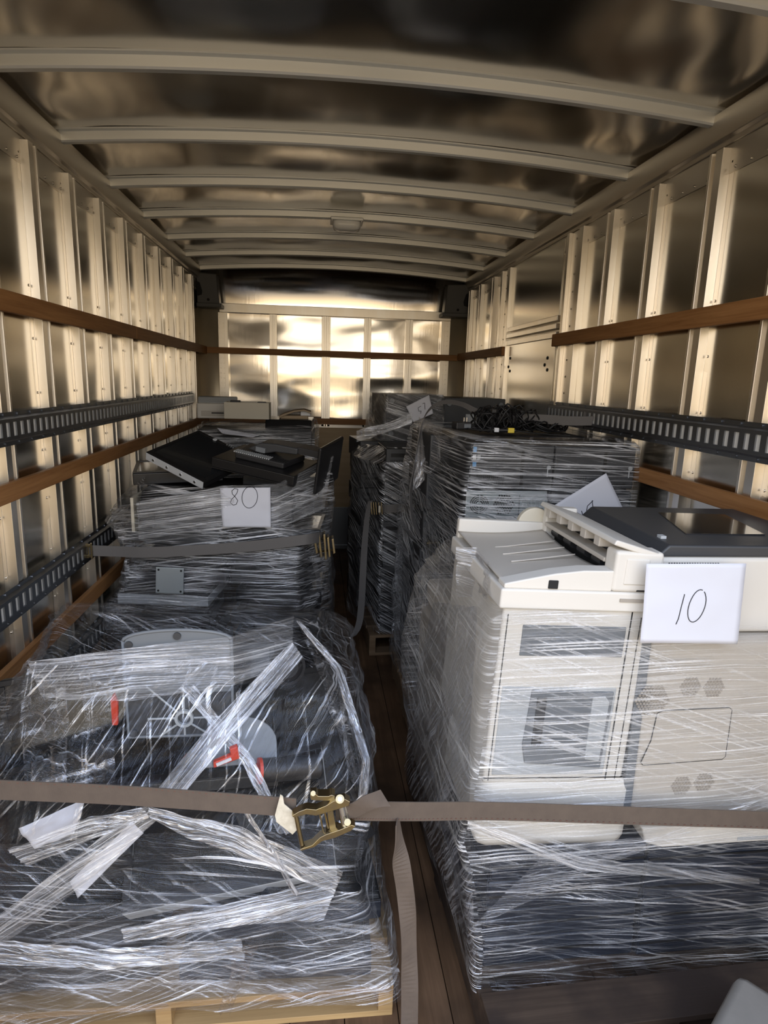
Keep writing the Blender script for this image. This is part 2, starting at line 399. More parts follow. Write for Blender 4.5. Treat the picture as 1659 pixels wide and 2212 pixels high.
etrack(WLX, 1, YR, 5.43, .485, .118, 'lowest slotted steel track on the doorless wall')
etrack(WRX, -1, YR, 3.60, 1.528, .122, 'slotted steel track on the side-door wall above the printers')
etrack(WRX, -1, YR, 3.60, .64, .118, 'lower slotted steel track behind the printers on the side-door wall')
# corner castings
for i, (x0, x1, lab) in enumerate(((-1.055, -.86, 'dark grey corner bracket under the roof on the doorless wall'), (1.165, 1.39, 'dark grey corner bracket under the roof on the side-door wall'))):
    sg = 1 if i == 0 else -1
    t = thing('corner_bracket', lab, 'bracket', ((x0+x1)/2, 5.97, 2.28), group='roof corner brackets')
    mb = MB(); mb.M = Matrix.Translation((-(x0+x1)/2, -5.97, -2.28))
    xi, xo = (x1, x0) if sg > 0 else (x0, x1)
    mb.prism([(xo, 2.28), (xi, 2.28), (xi, 2.30), (xi-sg*.012, 2.44), (xi-sg*.02, 2.55), (xo, 2.56)], 5.93, 6.07, 'y')
    mb.build('housing', M['casting'], t, bevel=.012)
    mb = MB(); mb.M = Matrix.Translation((-(x0+x1)/2, -5.97, -2.28))
    mb.prism([(xo, 2.265), (xi+sg*.02, 2.265), (xi+sg*.02, 2.30), (xo, 2.30)], 5.90, 6.08, 'y')
    mb.build('flange', M['casting'], t, bevel=.006)
    mb = MB(); mb.M = Matrix.Translation((-(x0+x1)/2, -5.97, -2.28))
    mb.prism([(xo+sg*.01, 2.36), (xo+sg*.045, 2.37), (xo+sg*.05, 2.40), (xo+sg*.03, 2.47), (xo+sg*.01, 2.48)], 5.915, 5.935, 'y')
    mb.cyl((xo+sg*.10, 5.922, 2.33), (xo+sg*.10, 5.935, 2.33), .012, 10)
    mb.build('recess', M['gap'], t)
# dome lamps on bows
for x, y, lab in ((.176, BOW[5], 'small oblong dome lamp on a roof bow in mid ceiling'), (.226, 1.622, 'dome lamp at the ceiling near the opening, mostly cut off')):
    z0 = CZ+arch(x)-.012
    t = thing('dome_lamp', lab, 'lamp', (x, y, z0), group='dome lamps')
    MB().box(-.098, .098, -.075, .075, -.014, .004).build('base', M['bow'], t, bevel=.004)
    mb = MB()
    vs = []; 
    for j, (s_, z_) in enumerate(((1, -.012), (1, -.034), (.92, -.052), (.6, -.062))):
        for i in range(28):
            a = 2*PI*i/28; ex = .5
            cxx = math.copysign(abs(math.cos(a))**ex, math.cos(a)); syy = math.copysign(abs(math.sin(a))**ex, math.sin(a))
            vs.append((cxx*.085*s_, syy*.062*s_, z_))
    fs = [(j*28+i, j*28+(i+1) % 28, (j+1)*28+(i+1) % 28, (j+1)*28+i) for j in range(3) for i in range(28)] + [tuple(range(84, 112))]
    mb.add(vs, fs).build('lens', M['lens'], t, smooth=True)
    for sx_ in (-.088, .088):
        for sy2 in (-.066, .066): MB().cyl((sx_, sy2, -.016), (sx_, sy2, -.010), .004, 8).build('screw', M['chrome'], t)

# ---------------------------------------------------------------- cargo materials
M['blk'] = mat('black_plastic', (.011, .011, .012), .34, bump=((220, 220, 220), .03, .0006))
M['blk2'] = mat('soft_black_plastic', (.022, .022, .024), .45, bump=((220, 220, 220), .03, .0006))
M['dgrey'] = mat('dark_grey_plastic', (.048, .050, .054), .45, bump=((200, 200, 200), .06, .001))
M['navy'] = mat('blue_black_plastic', (.012, .018, .032), .38)
M['mgrey'] = mat('mid_grey_plastic', (.17, .185, .20), .45, bump=((200, 200, 200), .05, .001))
M['lgrey'] = mat('light_grey_plastic', (.45, .47, .48), .45)
M['screen'] = mat('screen_glass', (.012, .013, .015), .16, coat=.3)
M['beige'] = mat('beige_plastic', (.62, .57, .46), .5)
M['white'] = mat('off_white_plastic', (.70, .665, .60), .45, bump=((260, 260, 260), .05, .0008))
M['putty'] = mat('putty_plastic', (.54, .495, .43), .5, bump=((260, 260, 260), .05, .0008))
M['tan'] = mat('tan_plastic', (.36, .32, .27), .5)
M['silver'] = mat('silver_bezel', (.74, .77, .80), .35, .25)
M['zincplate'] = mat('zinc_plate', (.62, .68, .70), .36, .75, bump=((30, 30, 30), .05, .002))
M['darkmetal'] = mat('dark_metal_plate', (.20, .22, .23), .4, .7)
M['gold'] = mat('yellow_zinc', (.46, .36, .17), .30, 1, bump=((50, 50, 50), .06, .002), var=((40, 40, 40), (.30, .26, .20), .25))
M['strap'] = mat('strap_webbing', (.135, .105, .082), .85, spec=.2, bump=((900, 900, 30), .35, .0015), var=((30, 30, 30), (.105, .082, .066), .3))
M['strapgrey'] = mat('grey_webbing', (.16, .15, .142), .85, spec=.2, bump=((900, 900, 900), .3, .0012))
M['stitch'] = mat('stitching', (.16, .07, .05), .9)
M['tag'] = mat('tag_cloth', (.66, .60, .48), .85, var=((60, 60, 60), (.5, .44, .33), .2))
M['paper'] = mat('paper', (.66, .67, .73), .7)
M['ink'] = mat('pen_ink', (.02, .02, .03), .6)
M['red'] = mat('red_plastic', (.62, .06, .03), .4)
M['blue'] = mat('sticker_blue', (.12, .33, .62), .4)
M['stkw'] = mat('sticker_white', (.75, .76, .78), .4)
M['yellow'] = mat('yellow_label', (.80, .60, .05), .5)
M['rubber'] = mat('cable_rubber', (.012, .012, .013), .45)
M['card'] = mat('cardboard', (.42, .32, .21), .8)
M['newpal'] = wood('new_pallet_wood', (.33, .20, .085), (.50, .33, .145), 'x', .7, 7)
M['oldpal'] = wood('old_pallet_wood', (.036, .023, .015), (.080, .053, .035), 'x', .75, 7, stain=((.03, .02, .015), 5))
M['midpal'] = wood('worn_pallet_wood', (.15, .095, .055), (.25, .17, .10), 'x', .75, 7)

def film_mat(name, haze=.012, streak=.8, ang=3, lo=.555, wid=.10, fine=150, ang2=-16, s2=.6, diff=.5, rough=.10, tint=(.92, .93, .95), fres=.35, bump=.9, along=2.0, cloud=(.40, .60), cmin=.12):
    """Clear stretch film: mostly transparent, with gathered folds that are milky and shiny."""
    m = bpy.data.materials.new(name); m.use_nodes = True; nt = m.node_tree; nt.nodes.clear(); L = nt.links.new
    uv = N(nt, 'ShaderNodeUVMap')
    def mth(op, a, b, clamp=False):
        q = N(nt, 'ShaderNodeMath', operation=op, use_clamp=clamp)
        for i, x in enumerate((a, b)):
            if isinstance(x, (int, float)): q.inputs[i].default_value = x
            else: L(x, q.inputs[i])
        return q.outputs[0]
    def streaks(a, f, al, det, l, h, off):
        vr = N(nt, 'ShaderNodeVectorRotate', rotation_type='Z_AXIS'); vr.inputs['Angle'].default_value = math.radians(-a)
        L(uv.outputs[0], vr.inputs['Vector'])
        ms = N(nt, 'ShaderNodeMapping'); ms.inputs['Scale'].default_value = (al, f, 1); ms.inputs['Location'].default_value = (off, off*1.7, off); L(vr.outputs[0], ms.inputs[0])
        nz = N(nt, 'ShaderNodeTexNoise'); nz.inputs['Scale'].default_value = 1; nz.inputs['Detail'].default_value = det; nz.inputs['Roughness'].default_value = .6; nz.inputs['Distortion'].default_value = .08
        L(ms.outputs[0], nz.inputs[0])
        rp = ramp(nt, [(l, 0.0), (h, 1.0)]); L(nz.outputs[0], rp.inputs[0])
        return nz.outputs[0], rp.outputs[0]
    n1, s1 = streaks(ang, fine, along, 3, lo, lo+wid, 0)                     # fine taut threads
    n2, f2 = streaks(ang2, fine*.6, along*1.2, 3, lo+.02, lo+.02+wid, 3.3)   # crossing layer
    n3, f3 = streaks(ang*.5, 22, along*.9, 2, cloud[0], cloud[1], 7.7)        # broad gathered folds
    n4 = N(nt, 'ShaderNodeTexNoise'); n4.inputs['Scale'].default_value = 5; n4.inputs['Detail'].default_value = 2; L(uv.outputs[0], n4.inputs[0])
    r4 = ramp(nt, [(.38, cmin), (.60, 1.0)]); L(n4.outputs[0], r4.inputs[0])
    st = mth('MAXIMUM', s1, mth('MULTIPLY', f2, s2))
    dens = mth('MULTIPLY', mth('ADD', mth('MULTIPLY', f3, .75), .25), r4.outputs[0])
    fac = mth('ADD', mth('MULTIPLY', mth('MULTIPLY', st, dens), streak), mth('ADD', mth('MULTIPLY', dens, haze*3), haze), True)
    hgt = mth('ADD', mth('ADD', n1, mth('MULTIPLY', n2, .6)), mth('MULTIPLY', n3, 1.6))
    bp = N(nt, 'ShaderNodeBump'); bp.inputs['Strength'].default_value = bump; bp.inputs['Distance'].default_value = .012; L(hgt, bp.inputs['Height'])
    df = N(nt, 'ShaderNodeBsdfDiffuse'); df.inputs[0].default_value = (*tint, 1)
    gl = N(nt, 'ShaderNodeBsdfGlossy'); gl.inputs[0].default_value = (.95, .96, 1, 1); gl.inputs['Roughness'].default_value = rough; L(bp.outputs[0], gl.inputs['Normal'])
    m1 = N(nt, 'ShaderNodeMixShader'); m1.inputs[0].default_value = 1-diff; L(df.outputs[0], m1.inputs[1]); L(gl.outputs[0], m1.inputs[2])
    tr = N(nt, 'ShaderNodeBsdfTransparent'); tr.inputs[0].default_value = (.97, .97, .97, 1)
    m2 = N(nt, 'ShaderNodeMixShader'); L(fac, m2.inputs[0]); L(tr.outputs[0], m2.inputs[1]); L(m1.outputs[0], m2.inputs[2])
    fr = N(nt, 'ShaderNodeFresnel'); fr.inputs['IOR'].default_value = 1.4; L(bp.outputs[0], fr.inputs['Normal'])
    m3 = N(nt, 'ShaderNodeMixShader'); L(mth('MULTIPLY', fr.outputs[0], fres), m3.inputs[0]); L(m2.outputs[0], m3.inputs[1]); L(gl.outputs[0], m3.inputs[2])
    out = N(nt, 'ShaderNodeOutputMaterial'); L(m3.outputs[0], out.inputs[0])
    return m
M['film_dark'] = film_mat('film_over_dark', .004, 1.0, 2, .515, .075, 150, ang2=-8, diff=.55, cmin=.45, cloud=(.30, .52), along=1.3)
M['film_diag'] = film_mat('film_slanting', .003, 1.0, -30, .515, .07, 130, ang2=-23, diff=.55, cmin=.4, cloud=(.32, .54), along=1.3)
M['film_front'] = film_mat('film_heavy', .014, .95, 8, .535, .09, 150, ang2=-16, diff=.48, s2=.5, along=.65, cmin=.05)
M['film_band'] = film_mat('film_band', .045, .9, 3, .48, .11, 170, ang2=7, diff=.45, cmin=.5, along=1.0)
M['film_clear'] = film_mat('film_loose', .004, .75, 68, .56, .08, 70, ang2=112, diff=.4, s2=.9, along=1.2, cmin=.03)
M['film_navy'] = film_mat('film_over_navy', .004, .95, 3, .545, .08, 150, ang2=-14, diff=.42, s2=.5, along=.8, cmin=.12)
M['film_stack'] = film_mat('film_over_screens', .003, 1.0, 3, .535, .08, 140, ang2=-12, diff=.5, cmin=.12, cloud=(.38, .58), along=1.2)
M['film_white'] = film_mat('film_over_white', .010, .85, 4, .515, .10, 190, ang2=-18, diff=.55, tint=(.93, .92, .89), cmin=.35, cloud=(.34, .56), along=1.4, bump=1.0)

def chaikin(P, it=2, closed=True):
    P = [Vector(p) for p in P]
    for _ in range(it):
        Q = []
        n = len(P)
        for i in range(n if closed else n-1):
            a, b = P[i], P[(i+1) % n]; Q += [a.lerp(b, .22), a.lerp(b, .78)]
        P = Q
    return P
def resample(P, n, closed=True):
    P = [Vector(p) for p in P]
    if closed: P = P+[P[0]]
    L = [0]
    for a, b in zip(P, P[1:]): L.append(L[-1]+(b-a).length)
    out = []; k = 0; m = n if not closed else n
    for i in range(m):
        s = L[-1]*i/(m if closed else m-1)
        while k < len(L)-2 and L[k+1] < s: k += 1
        t = (s-L[k])/max(1e-9, L[k+1]-L[k]); out.append(P[k].lerp(P[k+1], min(1, t)))
    return out
def film_wrap(levels, mname, parent, name='film', nu=110, per=.02, amp=.007, seed=1.0, round_=.022, slope=0):
    """levels: (z or [z per corner], [(x, y) corners]) from the bottom up"""
    rings = []
    for z, P in levels:
        zz = z if isinstance(z, (list, tuple)) else [z]*len(P)
        V = [Vector((p[0], p[1], q)) for p, q in zip(P, zz)]; c = len(V); ring = []
        per_edge = nu//c
        for i in range(c):
            p, q, r_ = V[i], V[(i+1) % c], V[(i+2) % c]
            e = (q-p); ln = e.length; rr = min(round_, ln*.3); a0 = p+e*(rr/ln); a1 = q-e*(rr/ln)
            e2 = (r_-q); b0 = q+e2*(min(round_, e2.length*.3)/e2.length)
            for k in range(per_edge): ring.append(a0.lerp(a1, k/per_edge))
            for k in range(5):
                t = k/5; ring.append(a1*(1-t)**2+q*2*t*(1-t)+b0*t*t)
        rings.append(ring)
    nu = len(rings[0])
    G, UV = [], []
    v = 0
    for a in range(len(rings)-1):
        n = max(2, int(abs(rings[a+1][0].z-rings[a][0].z)/per)+1)
        for j in range(n + (1 if a == len(rings)-2 else 0)):
            t = j/n; row = [p.lerp(q, t) for p, q in zip(rings[a], rings[a+1])]
            G.append(row)
    n = nu; G2 = []
    for r, row in enumerate(G):
        u = 0; R2, U2 = [], []
        for i in range(n+1):
            p = row[i % n]
            if i: u += (p-row[i-1]).length
            tg = (row[(i+1) % n]-row[(i-1) % n]); nn = Vector((tg.y, -tg.x, 0)).normalized()
            ang = 2*PI*(i % n)/n
            q = Vector((math.cos(ang)*3+seed, math.sin(ang)*3, p.z*22))
            d = amp*(noise.noise(q)+.6*noise.noise(q*2.3+Vector((0, 0, p.z*20)))) + amp*1.6*noise.noise(Vector((math.cos(ang)*2.2, math.sin(ang)*2.2+seed, p.z*5)))
            R2.append(p+nn*d); U2.append((u, p.z + slope*u))
        G2.append(R2); UV.append(U2)
    mb = MB().sheet(G2, UV)
    return mb.build(name, M[mname], parent, smooth=True, fixn=False)
def film_sheet(A, B, mname, parent, name='film_band', nu=60, nv=16, amp=.008, seed=3.0, sag=0, pinch=0):
    """film stretched between two polylines A and B (3-D points)"""
    A = resample(A, nu, False); B = resample(B, nu, False)
    G, UV = [], []
    u = 0
    for i in range(nu):
        if i: u += (A[i]-A[i-1]).length
        row, ur = [], []
        for j in range(nv):
            t = j/(nv-1); p = A[i].lerp(B[i], t)
            q = Vector((u*6+seed, t*9, seed))
            off = amp*(noise.noise(q)+.6*noise.noise(q*2.7))
            row.append(p+Vector((off*.3, -abs(off)-.0, off*.4))+Vector((0, 0, -sag*math.sin(PI*i/(nu-1))))); ur.append((u, t*(A[i]-B[i]).length))
        G.append(row); UV.append(ur)
    return MB().sheet(G, UV).build(name, M[mname], parent, smooth=True, fixn=False)

# ---------------------------------------------------------------- kinds of cargo
def pallet(label, loc, rz, wx, dy, m, boards=7, h=.135, fill=.80):
    t = thing('pallet', label, 'pallet', loc, (0, 0, rz))
    bw = dy/boards*fill
    for i in range(boards):
        y = -dy/2+bw/2+(dy-bw)*i/(boards-1)
        MB().cbox((0, y, h-.009), (wx, bw, .018)).build('deck_board', M[m], t, bevel=.002)
    for x in (-wx/2+.02, 0, wx/2-.02):
        MB().cbox((x, 0, .018+(h-.036)/2), (.04, dy*.995, h-.036)).build('stringer', M[m], t, bevel=.002)
    for y in (-dy/2+.05, 0, dy/2-.05):
        MB().cbox((0, y, .009), (wx, .095, .018)).build('bottom_board', M[m], t, bevel=.002)
    return t
def hexes(mb, cx, cz, R, y, s=.0072, ring=None):
    n = int(R/s)+2
    for i in range(-n, n+1):
        for j in range(-n, n+1):
            x = (i+.5*(j % 2))*s*1.0; z = j*s*.866
            if x*x+z*z > R*R or (ring and x*x+z*z < ring*ring): continue
            a = [(cx+x+s*.44*math.sin(PI/3*k), cz+z+s*.44*math.cos(PI/3*k)) for k in range(6)]
            mb.prism(a, y-.0006, y+.001, 'y')
    return mb
def tower(label, loc, rot=(0, 0, 0), face='front', w=.352, h=.178, d=.42, group=None, body='blk2'):
    """tower computer lying on its side; its face looks towards -y; origin under its middle"""
    t = thing('tower_computer', label, 'computer', loc, rot, group)
    MB().box(-w/2, w/2, -d/2+.012, d/2, 0, h).build('case', M[body], t, bevel=.005)
    y = -d/2
    if face == 'front':
        MB().box(-w/2+.001, w/2-.001, y, y+.014, .002, h-.002).build('front_bezel', M['dgrey'], t, bevel=.006)
        mb = MB(); mb.box(w*.10, w*.14, y-.002, y+.004, .012, h-.02); MB.box(mb, w*.20, w*.40, y-.002, y+.004, .02, .026); mb.box(w*.2, w*.4, y-.002, y+.004, h-.05, h-.045)
        mb.build('drive_bay', M['blk'], t, bevel=.001)
        mb = MB()
        for i in range(14):
            for j in range(5): mb.box(-w*.42+i*.0085, -w*.42+i*.0085+.004, y-.001, y+.002, .018+j*.008, .023+j*.008)
        mb.build('vent', M['gap'], t)
        MB().cyl((w*.44, y-.004, h*.5), (w*.44, y+.002, h*.5), .009, 14).build('power_button', M['lgrey'], t)
        MB().box(w*.425, w*.435, y-.003, y+.002, .05, .085).build('latch', M['silver'], t, bevel=.001)
    elif face in ('silver', 'dark'):
        pm = M['zincplate' if face == 'silver' else 'darkmetal']
        p = MB().box(-w/2+.003, w/2-.003, y+.004, y+.014, .003, h-.003).build('rear_panel', pm, t, bevel=.002)
        cx1, cz1, cx2, cz2 = -w*.33, h*.66, -w*.03, h*.66
        mb = MB()
        if face == 'silver':
            for r in (.012, .020, .028, .036): mb.disc_ring((cx1, y+.004, cz1), (0, -1, 0), r, r+.004, .0015, 28)
            mb.build('fan_grille', M['gap'], t)
            mb = MB().disc_ring((cx1, y+.004, cz1), (0, -1, 0), 0, .010, .002, 16); mb.box(cx1-.04, cx1+.04, y+.001, y+.004, cz1-.002, cz1+.002).box(cx1-.002, cx1+.002, y+.001, y+.004, cz1-.04, cz1+.04)
            mb.build('fan_hub', pm, t)
        else:
            hexes(mb, cx1, h*.5, .045, y+.003).build('fan_grille', M['gap'], t)
        hexes(MB(), cx2, cz2 if face == 'silver' else h*.52, .043 if face == 'silver' else .062, y+.003, .0105).build('fan_grille', M['gap'], t)
        if face == 'dark':
            mb = MB().disc_ring((cx2, y+.003, h*.52), (0, -1, 0), .064, .068, .002, 30)
            mb.build('fan_ring', M['blk'], t)
        MB().box(-w*.40, -w*.30, y+.001, y+.005, h*.14, h*.34).build('power_socket', M['gap'], t, bevel=.001)
        for q in range(6):
            MB().box(w*.19+q*.019, w*.19+q*.019+.014, y+.0005, y+.005, h*.12, h*.80).build('slot_cover', pm, t, bevel=.0015)
        mb = MB()
        for i in range(3):
            for j in range(3): mb.box(w*.055+i*.016, w*.055+i*.016+.011, y+.002, y+.005, h*.12+j*.016, h*.12+j*.016+.011)
        mb.build('port', M['gap'], t)
        mb = MB().box(-w*.24, w*.16, y+.001, y+.004, h*.405, h*.418).box(w*.15, w*.16, y+.001, y+.004, h*.405, h*.9)
        mb.build('seam', M['darkmetal'], t)
    elif face == 'bottom':
        for fx in (-w*.42, w*.42):
            for fz in (h*.14, h*.86):
                MB().cyl((fx, y+.012, fz), (fx, y-.004, fz), .017, 16).build('foot', M['mgrey'], t, bevel=.002)
        MB().box(-w*.14, w*.16, y+.008, y+.013, h*.40, h*.62).build('rating_label', M['lgrey'], t)
    return t
def slim_pc(label, loc, rot=(0, 0, 0), w=.345, h=.098, d=.40, group=None, body='blk2', vent=True):
    t = thing('desktop_computer', label, 'computer', loc, rot, group)
    MB().box(-w/2, w/2, -d/2+.010, d/2, 0, h).build('case', M[body], t, bevel=.004)
    y = -d/2
    MB().box(-w/2+.001, w/2-.001, y, y+.012, .001, h-.001).build('front_bezel', M['dgrey' if vent else body], t, bevel=.004 if vent else .012)
    if not vent:
        MB().box(-w/2+.004, w/2-.004, y-.002, y+.004, h*.46, h*.54).build('seam', M['blk'], t); return t
    MB().box(-w*.42, w*.05, y-.002, y+.003, h*.60, h*.78).build('disc_drive', M['blk'], t, bevel=.001)
    mb = MB()
    for i in range(16): mb.box(-w*.42+i*.010, -w*.42+i*.010+.005, y-.001, y+.002, h*.12, h*.46)
    mb.build('vent', M['gap'], t)
    MB().cyl((w*.40, y-.003, h*.5), (w*.40, y+.002, h*.5), .008, 14).build('power_button', M['silver'], t)
    return t
def monitor(label, loc, rot, w=.41, h=.33, th=.052, edge='blk', stand=True, arm=.24, group=None, scr=True, name='monitor'):
    """flat monitor lying on its back at origin: screen faces +z, bottom edge towards -y"""
    t = thing(name, label, 'monitor', loc, rot, group)
    MB().box(-w/2, w/2, -h/2, h/2, -th*.45, th*.5).build('housing', M[edge], t, bevel=.005)
    mb = MB(); b = .018
    for x0, x1, y0, y1 in ((-w/2, w/2, -h/2, -h/2+b*1.7), (-w/2, w/2, h/2-b, h/2), (-w/2, -w/2+b, -h/2+b*1.7, h/2-b), (w/2-b, w/2, -h/2+b*1.7, h/2-b)):
        mb.box(x0+.0006, x1-.0006, y0+.0006, y1-.0006, th*.5, th*.5+.005)
    mb.build('bezel', M['blk'], t, bevel=.0015)
    if scr: MB().box(-w/2+b, w/2-b, -h/2+b*1.7, h/2-b, th*.48, th*.5+.0015).build('screen', M['screen'], t)
    MB().prism([(-w*.36, -h*.36), (w*.36, -h*.36), (w*.30, h*.30), (-w*.30, h*.30)], -th*.45-.03, -th*.44, 'z').build('back_cover', M['blk2'], t, bevel=.008)
    mb = MB()
    for i in range(22): mb.box(-w*.30+i*w*.028, -w*.30+i*w*.028+.005, h*.12, h*.27, -th*.45-.0315, -th*.45-.029)
    mb.build('vent', M['gap'], t)
    return t

# ---------------------------------------------------------------- papers with handwriting
def paper(name, label, quad, strokes, curl=.006, r=.0011, folds=0, n=18):
    """quad: four 3-D corners (top-left, top-right, bottom-right, bottom-left); strokes: polylines in (u, v) of the sheet"""
    tl, tr, br, bl = [Vector(p) for p in quad]
    nrm = (tr-tl).cross(bl-tl).normalized()
    if nrm.y > 0: nrm = -nrm
    def S(u, v):
        p = tl.lerp(tr, u).lerp(bl.lerp(br, u), v)
        return p + nrm*(curl*(noise.noise(Vector((u*2.2, v*2.2, tl.x*7)))+.4*noise.noise(Vector((u*5, v*5, tl.x*3)))))
    mb = MB().sheet([[S(i/n, j/n) for j in range(n+1)] for i in range(n+1)])
    o = mb.build(name, M['paper'], origin=(tl+br)/2, smooth=True, fixn=False, solid=.0004)
    tag(o, label, 'paper')
    if strokes:
        mb = MB()
        for st in strokes:
            P = []
            for (u0, v0), (u1, v1) in zip(st, st[1:]):
                for k in range(4): P.append(S(lerp(u0, u1, k/4), lerp(v0, v1, k/4))+nrm*.0006)
            P.append(S(*st[-1])+nrm*.0006)
            mb.tube([p-(tl+br)/2 for p in P], r, 6)
        h = mb.build('handwriting', M['ink'], o); h['label'] = 'handwritten number in dark pen'
    return o
def oval(cu, cv, ru, rv, a0=0, a1=360, tilt=0, n=22):
    P = []
    for i in range(n+1):
        a = math.radians(lerp(a0, a1, i/n)); x, y = ru*math.cos(a), rv*math.sin(a); t = math.radians(tilt)
        P.append((cu+x*math.cos(t)-y*math.sin(t), cv+x*math.sin(t)+y*math.cos(t)))
    return P
def ribbon(path, width, wdir, thick=.0022):
    """webbing along path; wdir one vector or a list, across the webbing"""
    P = [Vector(p) for p in path]; n = len(P); mb = MB(); vs = []
    for i, p in enumerate(P):
        w = Vector(wdir[i] if isinstance(wdir, list) else wdir).normalized()*width/2
        d = (P[min(i+1, n-1)]-P[max(i-1, 0)]).normalized(); k = d.cross(w).normalized()*thick/2
        vs += [p-w-k, p+w-k, p+w+k, p-w+k]
    fs = [(i*4+q, i*4+(q+1) % 4, i*4+4+(q+1) % 4, i*4+4+q) for i in range(n-1) for q in range(4)] + [(0, 1, 2, 3), tuple(4*(n-1)+q for q in (3, 2, 1, 0))]
    return mb.add(vs, fs)
def smooth_path(P, n=8):
    P = [Vector(p) for p in P]; out = []
    for i in range(len(P)-1):
        p0, p1, p2, p3 = P[max(i-1, 0)], P[i], P[i+1], P[min(i+2, len(P)-1)]
        for k in range(n):
            t = k/n
            out.append(.5*((2*p1)+(p2-p0)*t+(2*p0-5*p1+4*p2-p3)*t*t+(3*p1-p0-3*p2+p3)*t**3))
    return out+[P[-1]]
# ================================================================ tall stack of tower computers (by the side-door wall)
pallet('worn wooden pallet under the tallest stack of tower computers', (.90, 2.93, 0), 0, .90, .92, 'midpal')
LH = .187; Z0 = .138
def lvl(k): return ['topmost layer', 'second layer', 'third layer', 'fourth layer', 'fifth layer', 'sixth layer', 'bottom layer'][k] if k in (0, 6) else ['', 'second', 'third', 'fourth', 'fifth', 'sixth'][k]+' from top'
for k in range(7):
    z = Z0+(6-k)*LH
    lean = .012*min(k, 3)
    f = {0: 'front', 1: 'silver', 2: 'dark'}.get(k, 'front')
    what = {0: 'black tower computer with blue stickers on its front, tall stack', 1: 'tower computer with pale metal back and round fan grille, tall stack', 2: 'tower computer with dark honeycomb-vented back, tall stack'}.get(k, 'black tower computer behind the white printers, tall stack, front row')
    o = tower('%s, %s' % (what, lvl(k)), (.795-lean*.4+(.008 if k == 0 else 0), 2.70, z), (0, 0, .0), f, group='tower computers of the tall stack', body='dgrey' if k == 0 else 'blk2')
    if k == 0:
        y = -.212
        for n_, mt, x0, z0, w_, h_ in (('sticker', 'blue', -.168, .148, .014, .022), ('sticker', 'stkw', -.168, .118, .013, .020), ('sticker', 'lgrey', -.150, .118, .013, .020), ('sticker', 'blue', -.168, .088, .015, .020)):
            MB().box(x0, x0+w_, y-.001, y+.004, z0, z0+h_).build(n_, M[mt], o)
    tower('black tower computer, tall stack nearest the printers, back row, %s' % lvl(k), (.70-lean*.8, 3.15, z), (0, 0, .06), 'front', group='tower computers of the tall stack')
    if k < 3:
        tower('black tower computer beside the slotted track, tall stack, front row, %s' % lvl(k), (1.158, 2.70, z), (0, 0, 0), 'front', group='tower computers of the tall stack')
    if k < 1:
        tower('black tower computer, tall stack, back row beside the slotted track', (1.135, 3.15, z), (0, 0, 0), 'front', group='tower computers of the tall stack')
t = thing('stretch_wrap', 'clear stretch wrap around the tall stack of tower computers', 'plastic wrap', (.9, 2.9, .1))
def at_origin(o, root): o.location = -root.location; return o
at_origin(film_wrap([(.10, [(.575, 2.455), (1.35, 2.455), (1.35, 3.40), (.455, 3.40)]), (.75, [(.585, 2.455), (1.35, 2.455), (1.35, 3.40), (.46, 3.40)]),
    (1.26, [(.590, 2.462), (1.35, 2.462), (1.35, 3.39), (.475, 3.39)]), (1.44, [(.606, 2.468), (1.345, 2.468), (1.34, 3.38), (.50, 3.38)]), ([1.462, 1.462, 1.462, 1.475], [(.62, 2.49), (1.33, 2.49), (1.33, 3.36), (.53, 3.36)]),
    (1.468, [(.68, 2.56), (1.28, 2.56), (1.28, 3.30), (.60, 3.30)])], 'film_dark', t, 'film', seed=2.0, slope=.05), t)
at_origin(film_wrap([(.12, [(.55, 2.448), (1.352, 2.448), (1.352, 3.41), (.435, 3.41)]), (1.15, [(.575, 2.452), (1.354, 2.452), (1.354, 3.41), (.455, 3.41)])], 'film_diag', t, 'film_layer', seed=5.0, amp=.012), t)
# gathered film flap on the stack's side
at_origin(film_sheet([at(905, 900, 3.2), at(900, 980, 3.1), at(890, 1060, 3.05)], [at(955, 925, 2.9), at(950, 1000, 2.9), at(905, 1050, 3.0)], 'film_band', t, 'film_flap', 40, 14, .02), t)

# ================================================================ far stack of desktop computers (behind the tall stack)
pallet('wooden pallet under the far stack of slim computers', (.80, 4.20, 0), .06, 1.0, 1.12, 'midpal')
z = .138
HS = [.128, .128, .165, .16, .128, .128, .095, .095, .125]
n = len(HS)
for k, h in enumerate(HS):
    lay = ORD[n-1-k]
    slim_pc('dark slim computer facing the opening, far stack beside the aisle, %s from its top' % lay, (.575+rnd.uniform(-.012, .008), 3.87+rnd.uniform(-.01, .01), z), (0, 0, rnd.uniform(-.02, .03)), .345, h-.003, .40, 'slim computers of the far stack')
    slim_pc('dark slim computer of the far stack, behind its front column, %s from its top' % lay, (.44+rnd.uniform(-.012, .012), 4.32+rnd.uniform(-.01, .01), z), (0, 0, .12+rnd.uniform(-.03, .03)), .345, h-.003, .40, 'slim computers of the far stack')
    if k == n-1:
        slim_pc('dark slim computer topping the far stack beside the wall', (1.0, 4.32, z), (0, 0, .05), .345, h-.003, .40, 'slim computers of the far stack')
    z += h
ZT = z
